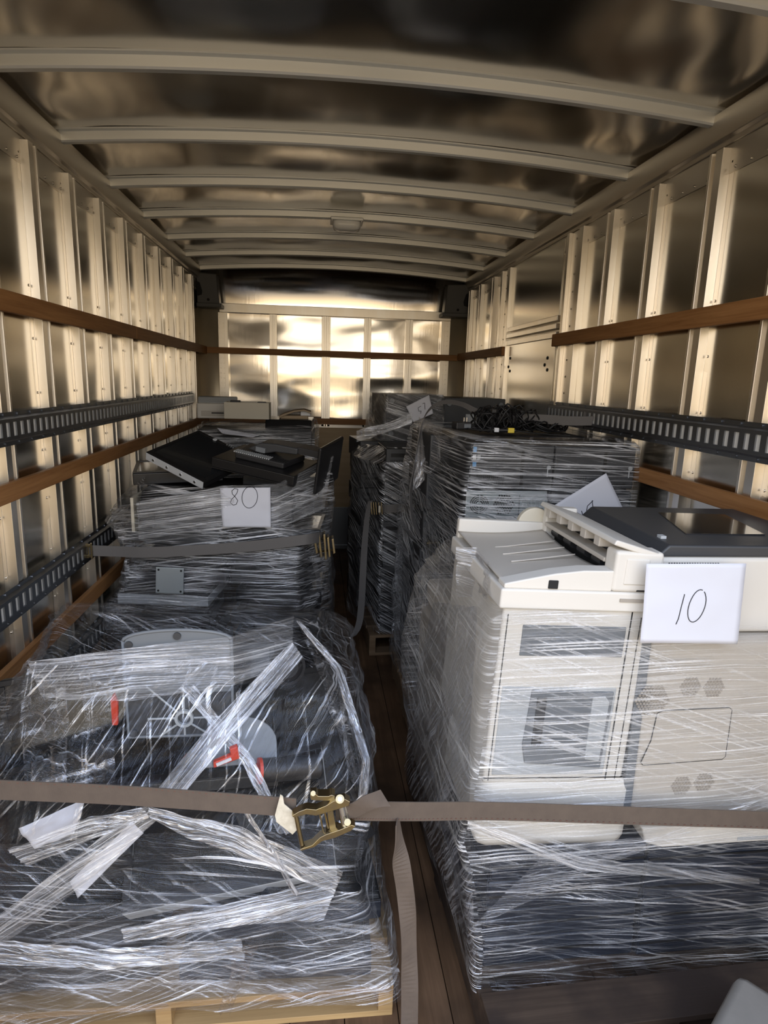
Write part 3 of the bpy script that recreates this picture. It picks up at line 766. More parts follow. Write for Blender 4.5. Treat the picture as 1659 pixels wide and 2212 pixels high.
# two big cases on top
tower('black computer case under silvery wrap, rubber feet outward, top of the far stack', (.63, 4.42, ZT), (0, 0, .16), 'bottom', .40, .30, .42, 'cases on top of the far stack')
tower('bare dark grey computer case, rubber feet outward, top of the far stack', (1.08, 4.50, ZT), (0, 0, .05), 'bottom', .44, .285, .42, 'cases on top of the far stack', 'dgrey')
t = thing('stretch_wrap', 'clear stretch wrap around the far stack of slim computers', 'plastic wrap', (.7, 4.2, .1))
at_origin(film_wrap([(.12, [(.375, 3.64), (1.25, 3.66), (1.28, 4.75), (.27, 4.75), (.22, 4.12)]), (.7, [(.38, 3.645), (1.25, 3.66), (1.28, 4.75), (.27, 4.75), (.225, 4.12)]),
    (ZT-.10, [(.385, 3.65), (1.25, 3.66), (1.28, 4.72), (.28, 4.72), (.235, 4.12)]), ([ZT+.0, ZT+.02, ZT+.02, ZT+.02, ZT-.02], [(.43, 3.70), (1.2, 3.7), (1.22, 4.68), (.33, 4.68), (.29, 4.16)])], 'film_diag', t, 'film', seed=3.0, amp=.012), t)
at_origin(film_wrap([(ZT-.25, [(.40, 4.15), (.86, 4.20), (.80, 4.68), (.34, 4.64)]), (ZT+.15, [(.43, 4.16), (.86, 4.21), (.80, 4.68), (.36, 4.62)]), (ZT+.305, [(.455, 4.175), (.855, 4.24), (.79, 4.66), (.385, 4.59)])], 'film_band', t, 'film_hood', seed=6.0, amp=.010, slope=.35), t)
at_origin(film_sheet([at(770, 930, 3.7), at(830, 915, 3.7), at(890, 890, 3.7)], [at(770, 955, 3.66), at(830, 935, 3.66), at(890, 915, 3.66)], 'film_band', t, 'film_flap', 30, 10, .02), t)

# ================================================================ far pallet beside the doorless wall
pallet('worn wooden pallet at the end of the aisle beside the plywood', (-.40, 4.95, 0), .03, 1.06, 1.0, 'midpal')
GA = 'screens stacked on the far pallet'
z = .16
for k in range(9):
    monitor('black screen lying flat on the far pallet beside the aisle, %s from the floor' % ORD[k], (-.21+rnd.uniform(-.02, .02), 4.70+rnd.uniform(-.02, .02), z+.035), (0, 0, rnd.uniform(-.1, .1)), .42, .36, .052, group=GA); 
    monitor('black screen lying flat on the far pallet beside the slatted wall, %s from the floor' % ORD[k], (-.65+rnd.uniform(-.02, .02), 4.70+rnd.uniform(-.02, .02), z+.035), (0, 0, rnd.uniform(-.1, .1)), .42, .36, .052, group=GA)
    z += .108
def block_device(name, label, cat, loc, rot, w, d, h, m, details=()):
    t = thing(name, label, cat, loc, rot)
    MB().box(-w/2, w/2, -d/2, d/2, 0, h*.72).build('body', M[m], t, bevel=.01)
    MB().prism([(-d/2+.01, h*.72), (d/2, h*.72), (d/2, h), (-d/2+.05, h)], -w/2+.006, w/2-.006, 'x').build('lid', M[details[0] if details else m], t, bevel=.008)
    MB().box(-w*.40, w*.40, -d/2-.003, -d/2+.01, h*.12, h*.36).build('paper_tray', M[details[1] if len(details) > 1 else m], t, bevel=.003)
    MB().box(-w*.15, w*.15, -d/2-.005, -d/2+.01, h*.24, h*.29).build('tray_handle', M['gap'], t)
    return t
block_device('printer', 'black printer on the far pallet below the beige tray', 'printer', (-.60, 4.72, 1.135), (0, 0, .05), .50, .42, .17, 'blk', ('blk2', 'blk'))
block_device('printer', 'black upright printer on the far pallet beside the aisle', 'printer', (-.19, 4.72, 1.135), (0, 0, -.04), .34, .44, .25, 'blk2', ('blk', 'dgrey'))
b0 = at(533, 905, 4.52)
t = thing('plastic_tray', 'beige open plastic tray full of small parts on the far pallet', 'tray', (b0.x, 4.62, 1.385))
mb = MB().box(-.155, .155, -.10, -.094, 0, .115).box(-.155, .155, .094, .10, 0, .115).box(-.155, -.149, -.094, .094, 0, .115).box(.149, .155, -.094, .094, 0, .115).box(-.149, .149, -.094, .094, 0, .006)
mb.build('tray_body', M['beige'], t, bevel=.002)
for lab, cx, cyy, m_, sz in (('black adapter in the beige tray', -.09, .02, 'blk2', (.07, .05, .045)), ('white adapter in the beige tray', .02, .03, 'stkw', (.10, .04, .03)), ('dark adapter at the end of the beige tray', .10, -.01, 'dgrey', (.06, .07, .04))):
    o = MB().cbox((0, 0, sz[2]/2), sz).build('power_adapter', M[m_], origin=None, bevel=.005); o.location = (b0.x+cx, 4.62+cyy, 1.465); tag(o, lab, 'adapter', 'adapters in the beige tray')
    MB().cbox((0, 0, .035), (sz[0]*.7, sz[1]*.7, .07)).build('adapter_body', M[m_], o, bevel=.003).location = (0, 0, -.07)
block_device('printer', 'white flat device standing behind the beige tray', 'device', (-.75, 4.98, 1.36), (0, 0, .1), .30, .22, .16, 'white', ('lgrey', 'putty'))
t = thing('cardboard_flap', 'bent tan cardboard piece lying on the black upright printer', 'cardboard', (-.14, 4.70, 1.385))
P = [(-.13, .02), (-.10, .035), (-.02, .062), (.05, .070), (.10, .055), (.10, .045), (.05, .060), (-.02, .052), (-.10, .02), (-.13, .005)]
MB().prism(P, -.08, .12, 'y').build('folded_sheet', M['card'], t)
MB().cbox((-.02, .03, .012), (.20, .16, .024)).build('base_sheet', M['card'], t, bevel=.003)
MB().cbox((.06, .02, .04), (.07, .10, .035)).build('inner_box', M['stkw'], t, bevel=.004)
t = thing('stretch_wrap', 'clear stretch wrap around the far pallet beside the doorless wall', 'plastic wrap', (-.4, 4.9, .1))
at_origin(film_wrap([(.12, [(-.90, 4.47), (.05, 4.47), (.08, 5.4), (-.92, 5.4)]), (.8, [(-.89, 4.48), (.03, 4.48), (.05, 5.3), (-.92, 5.3)]), (1.15, [(-.88, 4.47), (.01, 4.47), (.02, 5.2), (-.91, 5.2)]), ([1.30, 1.36, 1.36, 1.33], [(-.86, 4.50), (-.01, 4.49), (0, 5.1), (-.88, 5.1)])], 'film_dark', t, 'film', seed=8.0, amp=.012), t)
paper('paper_sheet', 'white leaflet edge tucked between black screens below the beige tray', [at(468, 924, 4.43), at(560, 940, 4.43), at(545, 945, 4.40), at(480, 936, 4.40)], [])

# ================================================================ middle stack with sheet 80
pallet('worn wooden pallet under the screens with the sheet marked 80', (-.43, 3.38, 0), .0, 1.06, .98, 'midpal')
GB = 'screens stacked under the sheet marked 80'
z = .16; k = 0
edges = ['blk', 'blk2', 'dgrey', 'blk', 'silver', 'blk2', 'blk', 'dgrey', 'blk']
while z < .92:
    dx = {0: 0, 1: 0, 2: -.03, 3: -.04, 4: -.02, 5: .03, 6: .03, 7: .0, 8: 0}.get(k, 0)
    monitor('dark flat screen in the stack with sheet 80, wall side, %s from the floor' % ORD[k], (-.66+dx+rnd.uniform(-.03, .03), 3.12+rnd.uniform(-.02, .03), z+.035), (0, 0, rnd.uniform(-.14, .14)), .44, .36, .055, edges[k % 9], group=GB)
    monitor('dark flat screen in the stack with sheet 80, aisle side, %s from the floor' % ORD[k], (-.19-dx*.5+rnd.uniform(-.02, .02), 3.14+rnd.uniform(-.02, .03), z+.035), (0, 0, rnd.uniform(-.12, .12)), .42, .36, .055, edges[(k+4) % 9], group=GB)
    z += .106; k += 1
block_device('printer', 'dark printer wrapped behind the sheet marked 80', 'printer', (-.46, 3.12, .995), (0, 0, .02), .70, .44, .16, 'blk2', ('blk', 'dgrey'))
MB().box(-.835, -.822, 2.885, 3.2, .97, 1.13).build('end_panel', M['beige'], None)
o = bpy.data.objects['end_panel']; o.name = 'beige_board'; tag(o, 'beige plastic board on edge at the wall side of the sheet-80 stack', 'board')
# zinc plate with holes
p0 = at(337, 1228, 2.835); p1 = at(391, 1224, 2.835); p2 = at(396, 1280, 2.835)
t = thing('mounting_plate', 'square zinc plate with corner holes under the wrap below the strap', 'metal plate', tuple((p0+p2)/2), (0, .06, 0))
MB().box(-.062, .062, -.002, .002, -.062, .062).build('plate', M['zincplate'], t, bevel=.0015)
for sx_ in (-.05, .05):
    for sz_ in (-.05, .05): MB().cyl((sx_, -.0032, sz_), (sx_, -.001, sz_), .005, 12).build('hole', M['gap'], t)
def basis(o, x, y, z): o.matrix_world = Matrix(((x.x, y.x, z.x, o.location.x), (x.y, y.y, z.y, o.location.y), (x.z, y.z, z.z, o.location.z), (0, 0, 0, 1)))
def place_plane(o, p_mid_edge, xdir, ydir, h):
    """put a lying monitor so that its bottom edge runs along xdir through p_mid_edge and it rises along ydir"""
    x = Vector(xdir).normalized(); y = Vector(ydir); y = (y-x*y.dot(x)).normalized(); zz = x.cross(y)
    o.location = Vector(p_mid_edge)+y*h/2; basis(o, x, y, zz)
# screen with bright screwed edge, lying face up
a, b = at(315, 985, 3.06), at(439, 1050, 2.90)
m1 = monitor('black screen with a bright screwed edge lying on the sheet-80 stack', (0, 0, 0), (0, 0, 0), (b-a).length, .36, .036, 'blk', group=None)
place_plane(m1, (a+b)/2, b-a, at(495, 948, 3.36)-a, .36)
wd = (b-a).length
MB().box(-wd/2+.002, wd/2-.002, -.182, -.178, -.017, .019).build('edge_strip', M['silver'], m1, bevel=.001)
for i in range(4): MB().cyl((-wd*.36+i*wd*.24, -.1845, 0), (-wd*.36+i*wd*.24, -.181, 0), .0065, 12).build('screw', M['chrome'], m1)
for i in range(5): MB().cyl((wd*.05+i*.013, .171, .0225), (wd*.05+i*.013, .171, .0245), .0028, 8).build('button', M['lgrey'], m1)
MB().cyl((-wd*.16, .166, .0225), (-wd*.16, .166, .0243), .011, 16).build('badge', M['silver'], m1)
# screen face down with its stand arm sticking up
c0 = at(575, 1000, 3.0)
m2 = monitor('black screen lying face down with its stand arm out, on the sheet-80 stack', (-.24, 3.10, 1.265), (0, 0, 0), .42, .33, .05, 'blk')
x = Vector((.93, -.33, -.16)).normalized(); y = Vector((.30, .93, .10)); y = (y-x*y.dot(x)).normalized(); zz = x.cross(y)
basis(m2, x, -y, -zz)
mb = MB()
for i in range(18): mb.box(-.135+i*.0105, -.135+i*.0105+.0055, .050, .096, -.0565, -.051)
mb.build('bright_vent', M['lgrey'], m2)
mb = MB(); mb.M = Matrix.Rotation(0, 4, 'Z')
mb.prism([(-.10, -.060), (-.03, -.105), (.05, -.115), (.16, -.118), (.16, -.085), (.05, -.075), (-.02, -.05)], -.085, .030, 'y')
mb.build('stand_arm', M['dgrey'], m2, bevel=.008)
MB().box(.155, .305, -.072, .018, -.122, -.09).build('arm_slide', M['blk2'], m2, bevel=.003)
MB().box(.295, .312, -.20, .13, -.17, .055).build('stand_base', M['blk'], m2, bevel=.008)
MB().cyl((.302, .10, .052), (.302, .10, .060), .010, 12).build('foot', M['lgrey'], m2)
MB().box(-.05, .0, .031, .040, -.085, -.060).build('hinge_label', M['mgrey'], m2, bevel=.002)
m3 = monitor('black rounded screen tucked beneath the bright-edged one beside the slatted wall', (-.70, 3.28, 1.195), (.04, -.03, .2), .42, .34, .06, 'blk')
m4 = monitor('black screen under the face-down one, aisle side of the sheet-80 stack', (-.14, 3.22, 1.185), (.03, .03, -.1), .40, .34, .05, 'blk')
monitor('black screen leaning at the back of the sheet-80 stack', (-.42, 3.58, 1.24), (-.12, .05, .1), .46, .34, .05, 'blk')
t = thing('stretch_wrap', 'clear stretch wrap around the screens behind the sheet marked 80', 'plastic wrap', (-.4, 3.2, .1))
Lw = [(.13, [(-.93, 2.95), (-.10, 2.90), (.09, 3.14), (.10, 3.85), (-.97, 3.85)]), (.38, [(-.96, 2.90), (-.07, 2.86), (.095, 3.08), (.10, 3.85), (-.98, 3.85)]),
      (.60, [(-.975, 2.90), (-.06, 2.85), (.08, 3.05), (.10, 3.82), (-.98, 3.82)]), (.72, [(-.88, 2.87), (-.07, 2.84), (.07, 3.04), (.09, 3.82), (-.96, 3.82)]),
      (.86, [(-.87, 2.87), (-.07, 2.83), (.06, 3.02), (.08, 3.8), (-.94, 3.8)]), (1.02, [(-.945, 2.90), (-.10, 2.855), (.07, 3.02), (.09, 3.8), (-.97, 3.8)]),
      (1.12, [(-.90, 2.89), (-.12, 2.86), (.08, 2.99), (.09, 3.75), (-.95, 3.75)]), ([1.19, 1.165, 1.29, 1.25, 1.22], [(-.78, 2.92), (-.22, 2.875), (.085, 3.02), (.09, 3.65), (-.92, 3.65)])]
at_origin(film_wrap(Lw, 'film_stack', t, 'film', nu=150, seed=11.0, amp=.016, slope=-.08), t)
at_origin(film_wrap([(z, [(p[0]*1.008-.003, p[1]-.012) for p in P]) for z, P in Lw[:6]], 'film_front', t, 'film_layer', nu=150, seed=14.0, amp=.018, slope=.18), t)
at_origin(film_sheet([at(295, 1085, 2.86), at(480, 1050, 2.85), at(600, 1045, 2.87), at(720, 985, 3.02)], [at(300, 1165, 2.86), at(480, 1140, 2.84), at(600, 1140, 2.86), at(700, 1100, 3.0)], 'film_band', t, 'film_band', 60, 16, .012), t)

# ================================================================ near pallet beside the doorless wall: jumble of screens
pallet('pale new wooden pallet nearest the opening beside the doorless wall', (-.385, 1.862, 0), 0, 1.2, 1.0, 'newpal', 7, .10)
GC = 'screens under the loose wrap'
for i, (cx, cyy, zz_, rz, lab) in enumerate(((-.66, 1.595, 0.160, .05, 'lowest dark screen on the pale pallet, wall side'), (-.09, 1.575, 0.160, -.03, 'lowest dark screen on the pale pallet, aisle side'), (-.68, 1.615, 0.260, -.06, 'dark screen second from the pale pallet, wall side'), (-.08, 1.625, 0.260, .08, 'dark screen second from the pale pallet, aisle side'), (-.60, 2.055, 0.160, 0, 'dark screen lying on the pale pallet, far wall side'), (-.08, 2.045, 0.160, 0, 'dark screen lying on the pale pallet, far aisle side'))):
    monitor(lab, (cx, cyy, zz_), (0, 0, rz), .50, .40, .06, 'navy' if i in (1, 3) else 'blk2', group=GC)
a, b = at(268, 1990, 1.385), at(728, 1892, 1.405)
m5 = monitor('large black screen with a silver lower edge tilted back behind the strap', (0, 0, 0), (0, 0, 0), (b-a).length, .34, .066, 'silver')
place_plane(m5, (a+b)/2+Vector((0, .01, 0)), b-a, (0, .80, .55), .34)
def lean(label, w_, h_, mid, xdir, ydir, edge='blk', th=.05, group=GC):
    o = monitor(label, (0, 0, 0), (0, 0, 0), w_, h_, th, edge, group=group); place_plane(o, mid, xdir, ydir, h_); return o
lean('black screen standing on edge by the wall, under the loose wrap', .40, .36, (-.72, 1.830, .42), (.95, .12, .1), (-.05, .25, .9))
lean('black screen leaning back behind the grey stand foot', .44, .36, (-.34, 1.870, .46), (1, .05, .03), (0, .45, .85))
lean('black screen leaning towards the aisle behind the ratchet', .40, .36, (-.02, 1.710, .45), (.8, .5, -.12), (-.35, .35, .75))
lean('dark screen lying across the jumble behind the webbing', .50, .34, (-.35, 1.590, .56), (.98, -.08, .10), (.05, .88, .30), 'dgrey')
lean('black screen propped low at the wall side under crumpled wrap', .44, .36, (-.68, 1.450, .36), (.95, .1, .22), (-.1, .75, .55), 'blk2')
# grey D-shaped stand foot with ribs facing the opening
pl = [at(275, 1592, 1.657), at(502, 1588, 1.657), at(502, 1382, 1.657), at(275, 1388, 1.657)]
cx_ = (pl[0]+pl[2])/2
t = thing('monitor_stand', 'grey arched stand foot with ribs and round pads facing the opening', 'monitor stand', tuple(cx_))
w2 = (pl[1]-pl[0]).length/2; h2 = (pl[2]-pl[1]).length/2
arc = [(w2*math.cos(a_), h2-.002+.030*math.sin(a_)) for a_ in [PI*k/14 for k in range(15)]]
MB().prism([(-w2, -h2), (w2, -h2)]+arc, .004, .012, 'y').build('plate', M['dgrey'], t, bevel=.002)
rim = [(-w2, 0, h2), (-w2, 0, -h2), (w2, 0, -h2), (w2, 0, h2)]
mb = MB().tube([(x_, .002, z_) for x_, _, z_ in rim], .005, 8).tube([(x_, .002, z_) for x_, z_ in arc], .005, 8)
mb.build('rim', M['mgrey'], t, smooth=True)
mb = MB().disc_ring((.01, .004, -h2*.62), (0, -1, 0), .018, .026, .010, 28)
for k in range(8):
    a_ = PI/4*k; d0, d1 = .026, (.10 if k not in (1, 3) else .14)
    x1, z1 = .01+math.cos(a_)*d1, -h2*.62+math.sin(a_)*d1
    x1 = max(-w2, min(w2, x1)); z1 = max(-h2, z1)
    mb.tube([(.01+math.cos(a_)*d0, .001, -h2*.62+math.sin(a_)*d0), (x1, .001, z1)], .003, 6)
mb.build('rib', M['lgrey'], t)
MB().prism([(-w2+.004, -.012), (w2-.004, -.012)]+[(a_*.97, b_-.003) for a_, b_ in arc], .0005, .005, 'y').build('smooth_panel', M['mgrey'], t, bevel=.001)
for x_, z_ in ((-w2+.016, h2-.012), (0, h2+.012), (-w2+.016, -h2+.014), (w2-.016, -h2+.014)):
    f_ = MB().cyl((x_, .004, z_), (x_, -.005, z_), .0105, 20).build('foot_pad', M['dgrey'], t)
MB().cyl((.01, .012, -h2*.62), (.01, .17, -h2*.50), .03, 20).build('neck', M['blk2'], t)
# second, tilted stand foot
c = at(520, 1610, 1.584)
t = thing('monitor_stand', 'tan-grey rounded stand foot tilted beneath the arched one', 'monitor stand', tuple(c), (1.0, .1, .25))
arc = [(.10*math.cos(PI*k/14), .075*math.sin(PI*k/14)) for k in range(15)]
MB().prism(arc+[(-.10, -.05), (.10, -.05)], -.006, .006, 'z').build('plate', M['mgrey'], t, bevel=.003)
MB().cyl((0, .0, -.006), (0, -.02, -.12), .022, 16).build('neck', M['blk2'], t)
# black tube with red collars
a, b = at(560, 1665, 1.541), at(690, 1655, 1.584)
t = thing('hand_scanner', 'black tubular device with an orange-red collar in the jumble', 'device', tuple(a))
MB().cyl((0, 0, 0), b-a, .032, 22).build('body', M['blk2'], t, bevel=.004)
MB().cyl((b-a)*-.02, (b-a)*.03, .034, 22).build('collar', M['red'], t)
a = at(490, 1635, 1.526)
t = thing('plastic_clip', 'orange-red plastic clip beside the black tubular device', 'clip', tuple(a), (0, -.3, .2), group='red clips')
MB().prism([(-.04, -.012), (.03, -.016), (.036, .022), (.014, .022), (.012, .004), (-.036, .004)], -.008, .008, 'y').build('clip_body', M['red'], t, bevel=.003)
MB().box(-.03, .01, -.012, -.008, -.008, .0).build('clip_tongue', M['stkw'], t)
a = at(247, 1530, 1.657)
t = thing('plastic_clip', 'red plastic clip beside the arched stand foot', 'clip', tuple(a), group='red clips')
MB().prism([(-.008, -.05), (.008, -.05), (.012, .02), (.004, .05), (-.008, .03)], -.006, .006, 'y').build('clip_body', M['red'], t, bevel=.003)
# round black speaker near the aisle
a = at(620, 1440, 1.750)
t = thing('speaker', 'round black speaker at the aisle side of the jumble', 'speaker', tuple(a), (0, 0, .5))
MB().cyl((0, -.02, 0), (0, .05, 0), .050, 28, .035).build('shell', M['blk'], t, bevel=.006)
MB().disc_ring((0, -.021, 0), (0, -1, 0), .040, .049, .004, 28).build('rim', M['blk2'], t)
MB().cyl((0, -.018, 0), (0, -.023, 0), .038, 28, .012).build('cone', M['dgrey'], t)
paper('paper_sheet', 'bluish white blank sheet crumpled under the wrap below the strap', [at(150, 1905, 1.405), at(285, 1775, 1.435), at(310, 1800, 1.435), at(168, 1940, 1.405)], [], .004)
paper('paper_sheet', 'pale blank sheet under the wrap beside the wall below the strap', [at(40, 1790, 1.425), at(185, 1725, 1.445), at(160, 1800, 1.435), at(75, 1835, 1.425)], [], .006)
lean('dark screen leaning low by the aisle at the pale pallet corner', .36, .28, (.03, 1.510, .34), (.75, .62, .05), (-.35, .45, .65), 'navy')
t = thing('stretch_wrap', 'loose shiny stretch wrap around the jumble nearest the opening', 'plastic wrap', (-.4, 1.7, .1))
Lc = [(.088, [(-1.0, 1.352), (.217, 1.357), (.22, 2.36), (-1.0, 2.36)]), (.22, [(-1.0, 1.345), (.205, 1.362), (.20, 2.36), (-1.0, 2.36)]),
      (.40, [(-.96, 1.352), (.125, 1.385), (.18, 2.3), (-.99, 2.3)]), (.55, [(-.90, 1.39), (.15, 1.43), (.17, 2.25), (-.98, 2.25)]), (.68, [(-.83, 1.43), (.14, 1.49), (.16, 2.2), (-.95, 2.2)]),
      (.84, [(-.79, 1.53), (.082, 1.60), (.13, 2.15), (-.92, 2.2)]), ([.955, .885, .945, .90], [(-.74, 1.585), (.03, 1.66), (-.01, 1.98), (-.86, 2.14)])]
at_origin(film_wrap(Lc[:4], 'film_front', t, 'film', nu=160, seed=21.0, amp=.020, per=.016, slope=.25), t)
at_origin(film_wrap(Lc[3:], 'film_clear', t, 'film_upper', nu=160, seed=22.0, amp=.022, per=.016, slope=.25), t)
at_origin(film_wrap([(z_, [(p[0]*1.01, p[1]-.008) for p in P]) for z_, P in Lc[:3]], 'film_front', t, 'film_layer', nu=160, seed=25.0, amp=.022, slope=-.1), t)
def strand(A, B, m_, nm='film_strand', amp=.010, nu=50, nv=14, seed=1.0):
    at_origin(film_sheet([at(*p) for p in A], [at(*p) for p in B], m_, t, nm, nu, nv, amp, seed), t)
strand([(60, 1430, 1.628), (280, 1398, 1.639), (500, 1375, 1.639), (635, 1330, 1.830)], [(90, 1505, 1.613), (180, 1515, 1.606), (290, 1512, 1.639), (500, 1482, 1.639), (630, 1430, 1.750)], 'film_band', 'film_band', .006, 70, 20)
strand([(630, 1385, 1.715), (450, 1570, 1.548), (335, 1710, 1.455)], [(655, 1420, 1.715), (500, 1590, 1.548), (400, 1710, 1.455)], 'film_band', seed=2)
strand([(385, 1485, 1.621), (520, 1640, 1.526), (600, 1800, 1.425)], [(420, 1480, 1.621), (550, 1640, 1.526), (625, 1800, 1.425)], 'film_band', seed=3)
strand([(170, 1452, 1.606), (185, 1560, 1.555), (60, 1700, 1.455)], [(243, 1455, 1.606), (245, 1560, 1.555), (250, 1700, 1.455)], 'film_clear', seed=4, amp=.02)
strand([(60, 1440, 1.613), (50, 1560, 1.555), (55, 1690, 1.455)], [(140, 1450, 1.606), (150, 1560, 1.555), (150, 1690, 1.455)], 'film_clear', seed=5, amp=.025)
strand([(0, 2062, 1.360), (430, 2078, 1.360), (860, 2090, 1.375)], [(0, 2150, 1.360), (430, 2135, 1.360), (860, 2148, 1.375)], 'film_front', seed=9, amp=.018, nu=80)
strand([(500, 2040, 1.355), (500, 2100, 1.355), (470, 2185, 1.350)], [(560, 2040, 1.355), (530, 2100, 1.355), (500, 2185, 1.350)], 'film_clear', seed=10, amp=.012)
strand([(640, 1335, 1.830), (700, 1480, 1.672), (760, 1690, 1.511)], [(660, 1345, 1.880), (745, 1480, 1.730), (800, 1690, 1.555)], 'film_clear', seed=11, amp=.02)

for sd, A, B, m_ in ((6, [(0, 1975, 1.335), (160, 1850, 1.335), (315, 1738, 1.345)], [(0, 2045, 1.335), (190, 1905, 1.335), (345, 1762, 1.345)], 'film_band'),
                 (7, [(320, 1740, 1.345), (520, 1785, 1.34), (742, 1880, 1.36)], [(325, 1768, 1.345), (500, 1840, 1.34), (722, 1930, 1.36)], 'film_band'),
                 (41, [(15, 1835, 1.335), (190, 1765, 1.34), (305, 1742, 1.345)], [(60, 1870, 1.335), (230, 1800, 1.34), (325, 1762, 1.345)], 'film_band'),
                 (42, [(262, 2004, 1.335), (500, 1950, 1.335), (735, 1888, 1.35)], [(270, 2035, 1.335), (500, 2000, 1.335), (700, 1985, 1.35)], 'film_band'),
                 (43, [(0, 2030, 1.33), (250, 2048, 1.33), (520, 2025, 1.33)], [(0, 2085, 1.33), (250, 2090, 1.33), (530, 2068, 1.33)], 'film_band'),
                 (44, [(520, 1740, 1.33), (585, 1840, 1.33), (632, 1932, 1.335)], [(530, 1738, 1.33), (596, 1838, 1.33), (645, 1930, 1.335)], 'film_band'),
                 (45, [(640, 1340, 1.80), (720, 1440, 1.70), (782, 1640, 1.52), (770, 1760, 1.46)], [(650, 1345, 1.80), (738, 1440, 1.70), (800, 1640, 1.52), (790, 1760, 1.46)], 'film_band')):
    strand(A, B, m_, seed=sd, amp=.012, nu=70, nv=18)
# ================================================================ near pallet beside the side-door wall: printers
pallet('dark weathered wooden pallet under the white printers', (.885, 1.79, 0), .035, .94, 1.20, 'oldpal', 7, .135, .70)
GP = 'dark boxes under the white printers'
for i, (cx, w_) in enumerate(((.665, .43), (1.095, .42))):
    for k in range(4):
        slim_pc('blue-black flat computer under the white printers, %s, %s from the pallet' % (('aisle side', 'wall side')[i], ORD[k]), (cx+rnd.uniform(-.004, .004), 1.585, .138+k*.090), (0, 0, .02), w_, .087, .44, GP, 'navy', False)
Z1 = .50
# white floor-standing printer
px0 = Vector((.588, 1.60, Z1+.008))
t = thing('printer', 'tall white printer with an open output tray on top, beside the aisle', 'printer', tuple(px0), (0, .048, .02))
W2, D2 = .185, .245
MB().box(-.19, .225, -D2-.006, D2-.12, 0, .205).build('base_housing', M['white'], t, bevel=.035)
MB().box(-W2, W2, -D2, D2, .19, .665).build('body', M['white'], t, bevel=.008)
y = -D2
MB().box(-W2+.052, W2-.055, y-.002, y+.01, .535, .615).build('display_window', M['mgrey'], t, bevel=.003)
MB().box(-W2+.020, W2-.055, y-.002, y+.008, .215, .455).build('door_recess', M['lgrey'], t, bevel=.003)
d_ = MB().prism([(-W2+.10, .25), (W2-.068, .235), (W2-.062, .445), (-W2+.095, .448), (-W2+.088, .30)], y-.006, y+.004, 'y').build('door', M['mgrey'], t, bevel=.003)
MB().box(-W2+.11, -W2+.135, y-.009, y-.004, .30, .43).build('door_handle', M['dgrey'], d_, bevel=.002)
MB().prism([(W2-.115, .262), (W2-.075, .255), (W2-.072, .42), (W2-.085, .435), (W2-.118, .432)], y-.0085, y-.004, 'y').build('door_label', M['lgrey'], d_, bevel=.002)
mb = MB().box(W2-.048, W2-.045, y-.001, y+.003, .20, .66).box(-W2+.012, -W2+.014, y-.001, y+.003, .20, .64).box(W2-.022, W2-.02, y-.001, y+.003, .2, .64).box(-W2, W2, y-.001, y+.003, .205, .2075)
mb.build('seam', M['gap'], t)
MB().box(-.10, -.045, -D2-.009, -D2-.004, .12, .130).build('nameplate', M['tan'], t)
MB().box(-W2-.014, W2+.016, -D2-.010, D2, .655, .705).build('top_band', M['white'], t, bevel=.006)
MB().box(W2-.09, W2-.03, -D2-.013, -D2-.008, .682, .690).build('nameplate', M['tan'], t)
# top cover
tp = .704
mb = MB()
prof = [(-W2-.006, tp), (-W2-.006, tp+.012), (-.14, tp+.024), (-.07, tp+.040), (.0, tp+.050), (.075, tp+.052), (.075, tp)]
mb.prism(prof, -D2-.004, -D2+.045, 'y')
mb.build('front_lip', M['white'], t, bevel=.004)
for x_ in (-.085, .135):
    MB().box(x_, x_+.024, -D2-.007, -D2+.01, tp+.003, tp+.024).build('latch', M['gap'], t, bevel=.002)
G = []
for i in range(25):
    x_ = lerp(-W2-.004, .08, i/24)
    G.append([(x_, lerp(-D2+.03, D2-.03, j/20), tp+.010+.030*(i/24)**2*(1-.5*math.sin(PI*j/20)) + .012*(1-i/24)*(j/20)) for j in range(21)])
MB().sheet(G).build('output_tray', M['putty'], t, smooth=True, solid=.003)
mb = MB()
for k in range(3): mb.tube([(lerp(-.12, .06, q/10), -.08+k*.07+.02*math.sin(q*.2), tp+.016+.032*(lerp(-.12, .06, q/10)+W2)**2*12) for q in range(11)], .002, 6)
mb.build('tray_rib', M['putty'], t, smooth=True)
MB().box(-W2-.004, .08, D2-.03, D2-.004, tp, tp+.062).build('rear_lip', M['white'], t, bevel=.006)
MB().cyl((.055, D2-.018, tp+.05), (.055, D2+.004, tp+.05), .055, 28).build('paper_stop', M['beige'], t, bevel=.004)
# raised block
mb = MB().prism([(.062, tp+.115), (.068, tp+.128), (.180, tp+.100), (.194, tp+.085), (.194, tp), (.172, tp), (.172, tp+.085)], -D2-.006, D2-.02, 'y')
mb.build('top_block', M['white'], t, bevel=.004)
MB().box(.072, .195, -D2-.008, -D2+.05, tp, tp+.102).build('block_front', M['white'], t, bevel=.010)
MB().box(.098, .158, -D2-.011, -D2, tp+.02, tp+.085).build('block_panel', M['white'], t, bevel=.004)
MB().box(.076, .174, D2-.05, D2-.02, tp, tp+.115).build('block_rear', M['white'], t, bevel=.006)
MB().box(.11, .172, -D2+.05, D2-.05, tp, tp+.05).build('slot_floor', M['gap'], t)
MB().box(.072, .12, -D2+.05, D2-.05, tp+.058, tp+.070).build('guide_bar', M['putty'], t, bevel=.003)
for k in range(4): MB().cyl((.10, -.15+k*.09, tp+.045), (.10, -.10+k*.09, tp+.045), .014, 14).build('roller', M['blk2'], t)
for k in range(5): MB().box(.066, .11, -.17+k*.08, -.14+k*.08, tp+.09, tp+.118).build('guide_tab', M['putty'], t, bevel=.002)
